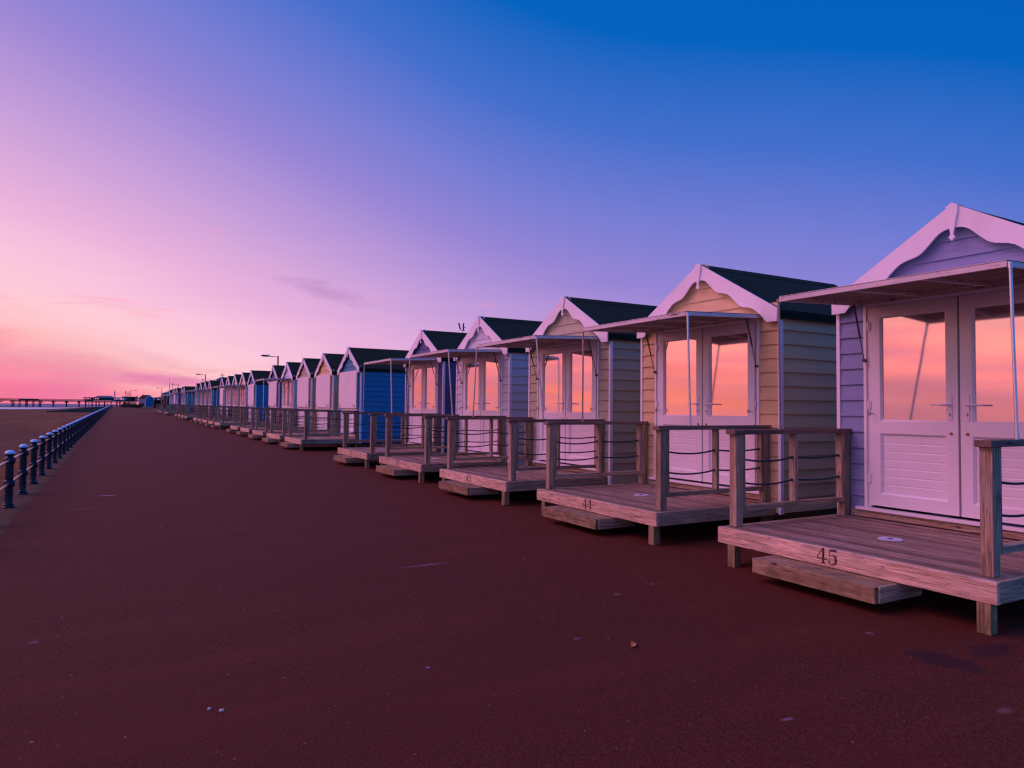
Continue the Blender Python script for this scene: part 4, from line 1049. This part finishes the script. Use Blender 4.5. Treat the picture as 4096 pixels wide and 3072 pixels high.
# ------------------------------------------------------------------ far buildings behind the huts
def gable_house(name, u0, u1, ve, vr, y, depth, wm, rm, label, wins=(), hipx=0.):
    a = at(u0, ve, y); b_ = at(u1, ve, y); zb = gz(y)-.2; o = thing(name, label, 'building', ((a.x+b_.x)/2, y, zb)); W_ = (b_.x-a.x)/2; he = a.z-zb; hr = at(u0, vr, y).z-zb
    mb = MB(); mb.box(-W_, W_, 0, depth, 0, he); link('wall', mb.mesh('wall', wm), o)
    mb = MB(); n = 0; ov = .35
    mb.v = [(-W_-ov, -ov, he), (W_+ov, -ov, he), (W_+ov, depth+ov, he), (-W_-ov, depth+ov, he), (-W_+hipx, depth/2, hr), (W_-hipx, depth/2, hr)]
    mb.f = [(0, 1, 5, 4), (1, 2, 5), (2, 3, 4, 5), (3, 0, 4), (0, 3, 2, 1)]
    mb.box(-W_-ov-.02, W_+ov+.02, -ov-.03, -ov, he-.18, he+.02)
    link('roof', mb.mesh('roof', rm), o)
    for u, v0, v1, w_ in wins:
        q = at(u, v0, y); q2 = at(u, v1, y); mb = MB(); xx = q.x-o.location.x; mb.box(xx-w_/2, xx+w_/2, -.04, .01, q2.z-zb, q.z-zb)
        wn_ = link('window', mb.mesh('window', paintw), o)
        mb = MB(); mb.box(xx-w_/2+.08, xx+w_/2-.08, -.06, -.041, q2.z-zb+.08, q.z-zb-.08); link('pane', mb.mesh('pane', glass_m), wn_)
    return o
gable_house('clubhouse', 654, 730, 1573, 1561, 262., 12, brick_m, tealroof, 'building with teal pitched roof behind the farthest hut', [(660, 1577, 1584, 1.2), (668, 1577, 1584, 1.2)], 2.2)
gable_house('low_building', 622, 700, 1591, 1584, 275., 9, brick_m, tealroof, 'lower dark building with teal roof left of the higher clubhouse', [(634, 1594, 1600, 1.0), (645, 1594, 1600, 1.0)], 3.5)
gable_house('brick_house', 597, 628, 1592.5, 1588.5, 330., 8, brick_m, slate_m, 'small far brick building with chimney, left of the low dark building', [(606, 1594, 1600, .9), (613, 1594, 1600, .9)], .8)
# turret with weathervane
yt = 140.; a = at(889, 1519, yt); o = thing('roof_turret', 'small dark roof turret with weathervane rising behind the huts', 'turret', (a.x, yt, gz(yt)))
zt_ = a.z-gz(yt)
mb = MB(); mb.box(-.9, .9, -.9, .9, 0, zt_); link('wall', mb.mesh('wall', white_m), o)
mb = MB(); n = 0; mb.v = [(-1.15, -1.15, zt_), (1.15, -1.15, zt_), (1.15, 1.15, zt_), (-1.15, 1.15, zt_), (0, 0, zt_+.62)]; mb.f = [(0, 1, 4), (1, 2, 4), (2, 3, 4), (3, 0, 4), (0, 3, 2, 1)]; link('roof', mb.mesh('roof', tealroof), o)
mb = MB(); mb.tube([(0, 0, zt_+.6), (0, 0, zt_+1.35)], [.03, .012], 6); mb.box(-.45, .40, -.02, .02, zt_+.84, zt_+.95); mb.box(-.2, .2, -.015, .015, zt_+.74, zt_+.79); link('weathervane', mb.mesh('weathervane', black), o)

# ------------------------------------------------------------------ red lifebuoy housings
def lifebuoy(u, v, y, label):
    p = at(u, v, y); zb = gz(y); h_ = p.z-zb; o = thing('lifebuoy_station', label, 'lifebuoy station', (p.x, y, zb), 'red lifebuoy stations')
    mb = MB(); mb.tube([(0, .1, 0), (0, .1, h_-.3)], .05, 8); link('post', mb.mesh('post', lamp_m), o)
    mb = MB(); pr = [(.38*math.cos(a), h_-.38+.38*math.sin(a)) for a in [math.pi*k/8 for k in range(9)]]+[(-.34, h_-1.1), (.34, h_-1.1)]; mb.prism(pr, 1, -.12, .05); link('housing', mb.mesh('housing', red_m, .03), o)
lifebuoy(496.8, 1607, 282., 'red lifebuoy station at the left end of the shrub bed')
lifebuoy(660, 1602, 210., 'red lifebuoy station in front of the hedge behind the last decks')

# ------------------------------------------------------------------ walkers in the distance
def person(u, vfeet, y, m, label, face, stride=.22, hold=0.):
    p = at(u, vfeet, y); zb = p.z; o = thing('person', label, 'person', (p.x, y, zb), None, face)
    J = {'pel': (0, 0, 1.0), 'sp': (0, .01, 1.22), 'ch': (0, .02, 1.42), 'nk': (0, .03, 1.56), 'hd': (0, .045, 1.70), 'ht': (0, .03, 1.80),
         'sl': (-.19, .02, 1.49), 'el': (-.25, -.06, 1.20), 'wl': (-.25, .07, .97), 'fl': (-.25, .10, .87), 'sr': (.19, .02, 1.49), 'er': (.25, .07, 1.21), 'wr': (.24, .16, .98), 'fr': (.24, .19, .88),
         'hl': (-.10, 0, .95), 'kl': (-.11, stride*.75, .52), 'al': (-.11, stride*.9, .09), 'tl': (-.12, stride*.9+.17, .03), 'hr': (.10, 0, .95), 'kr': (.11, -.02, .50), 'ar': (.11, -stride*1.1, .12), 'tr': (.12, -stride*1.1+.16, .03)}
    rad = dict(pel=.155, sp=.14, ch=.165, nk=.06, hd=.105, ht=.07, sl=.085, el=.058, wl=.042, fl=.035, sr=.085, er=.058, wr=.042, fr=.035, hl=.10, kl=.072, al=.05, tl=.035, hr=.10, kr=.072, ar=.05, tr=.035)
    E_ = [('pel', 'sp'), ('sp', 'ch'), ('ch', 'nk'), ('nk', 'hd'), ('hd', 'ht'), ('ch', 'sl'), ('sl', 'el'), ('el', 'wl'), ('wl', 'fl'), ('ch', 'sr'), ('sr', 'er'), ('er', 'wr'), ('wr', 'fr'), ('pel', 'hl'), ('hl', 'kl'), ('kl', 'al'), ('al', 'tl'), ('pel', 'hr'), ('hr', 'kr'), ('kr', 'ar'), ('ar', 'tr')]
    ks = list(J); me = bpy.data.meshes.new('body'); me.from_pydata([J[k_] for k_ in ks], [(ks.index(a), ks.index(b_)) for a, b_ in E_], []); me.materials.append(m)
    b_ = link('body', me, o); md = b_.modifiers.new('Skin', 'SKIN')
    for i, k_ in enumerate(ks): sv = me.skin_vertices[0].data[i]; sv.radius = (rad[k_], rad[k_]); sv.use_root = (k_ == 'pel')
    b_.modifiers.new('Sub', 'SUBSURF').levels = 1
    mb = MB(); mb.lathe([(.09, 1.70), (.112, 1.76), (.10, 1.82), (.05, 1.86)], 12, (0, .02, 0)); link('hair', mb.mesh('hair', cloth_d, 0, True), b_)
person(466.5, 1625.3, 296., cloth_d, 'person in dark coat walking, left of the two beside the flagpole', R(5))
person(478.5, 1625.3, 290., cloth_b, 'person in navy clothes walking, right of the two by the shrub bed', R(-170), .18)

# ------------------------------------------------------------------ small things on the ground
lm = simple('dry_leaf', (.55, .25, .07), .7)
o = thing('fallen_leaf', 'small curled orange leaf lying on the red asphalt', 'leaf', (3.147, 3.824, gz(3.8)+.003), None, R(40))
mb = MB(); N_ = 8; L_ = .085
for i in range(N_+1):
    f = i/N_; wd_ = .022*math.sin(math.pi*min(1, f*1.02))**.8*(1+.3*math.sin(9*f)); mb.v += [((f-.5)*L_, -wd_, .006+.010*math.sin(f*3)), ((f-.5)*L_, 0, .003+.006*f), ((f-.5)*L_, wd_, .010+.012*math.cos(f*4)**2)]
for i in range(N_):
    for j in range(2): a = i*3+j; mb.f.append((a, a+1, a+4, a+3))
link('blade', mb.mesh('blade', lm, 0, True), o)
mb = MB(); mb.tube([(-L_/2, 0, .004), (-L_/2-.03, .008, .010)], .0012, 5); link('stalk', mb.mesh('stalk', lm), o)
pb = simple('pale_pebble', (.60, .48, .42), .7)
for i, (x, y, s_, lb) in enumerate(((.472, 4.106, .011, 'left of two pale pebbles on the red asphalt'), (.527, 4.052, .013, 'right of two pale pebbles on the red asphalt'))):
    mb = MB(); rg = random.Random(i+2); bm = bmesh.new(); bmesh.ops.create_icosphere(bm, subdivisions=2, radius=s_)
    for v_ in bm.verts: v_.co *= rg.uniform(.8, 1.15); v_.co.z *= .7
    me = bpy.data.meshes.new('pebble'); bm.to_mesh(me); bm.free(); me.materials.append(pb)
    tag(link('pebble', me, None, (x, y, gz(y)+s_*.5)), lb, 'pebble', 'pale pebbles')
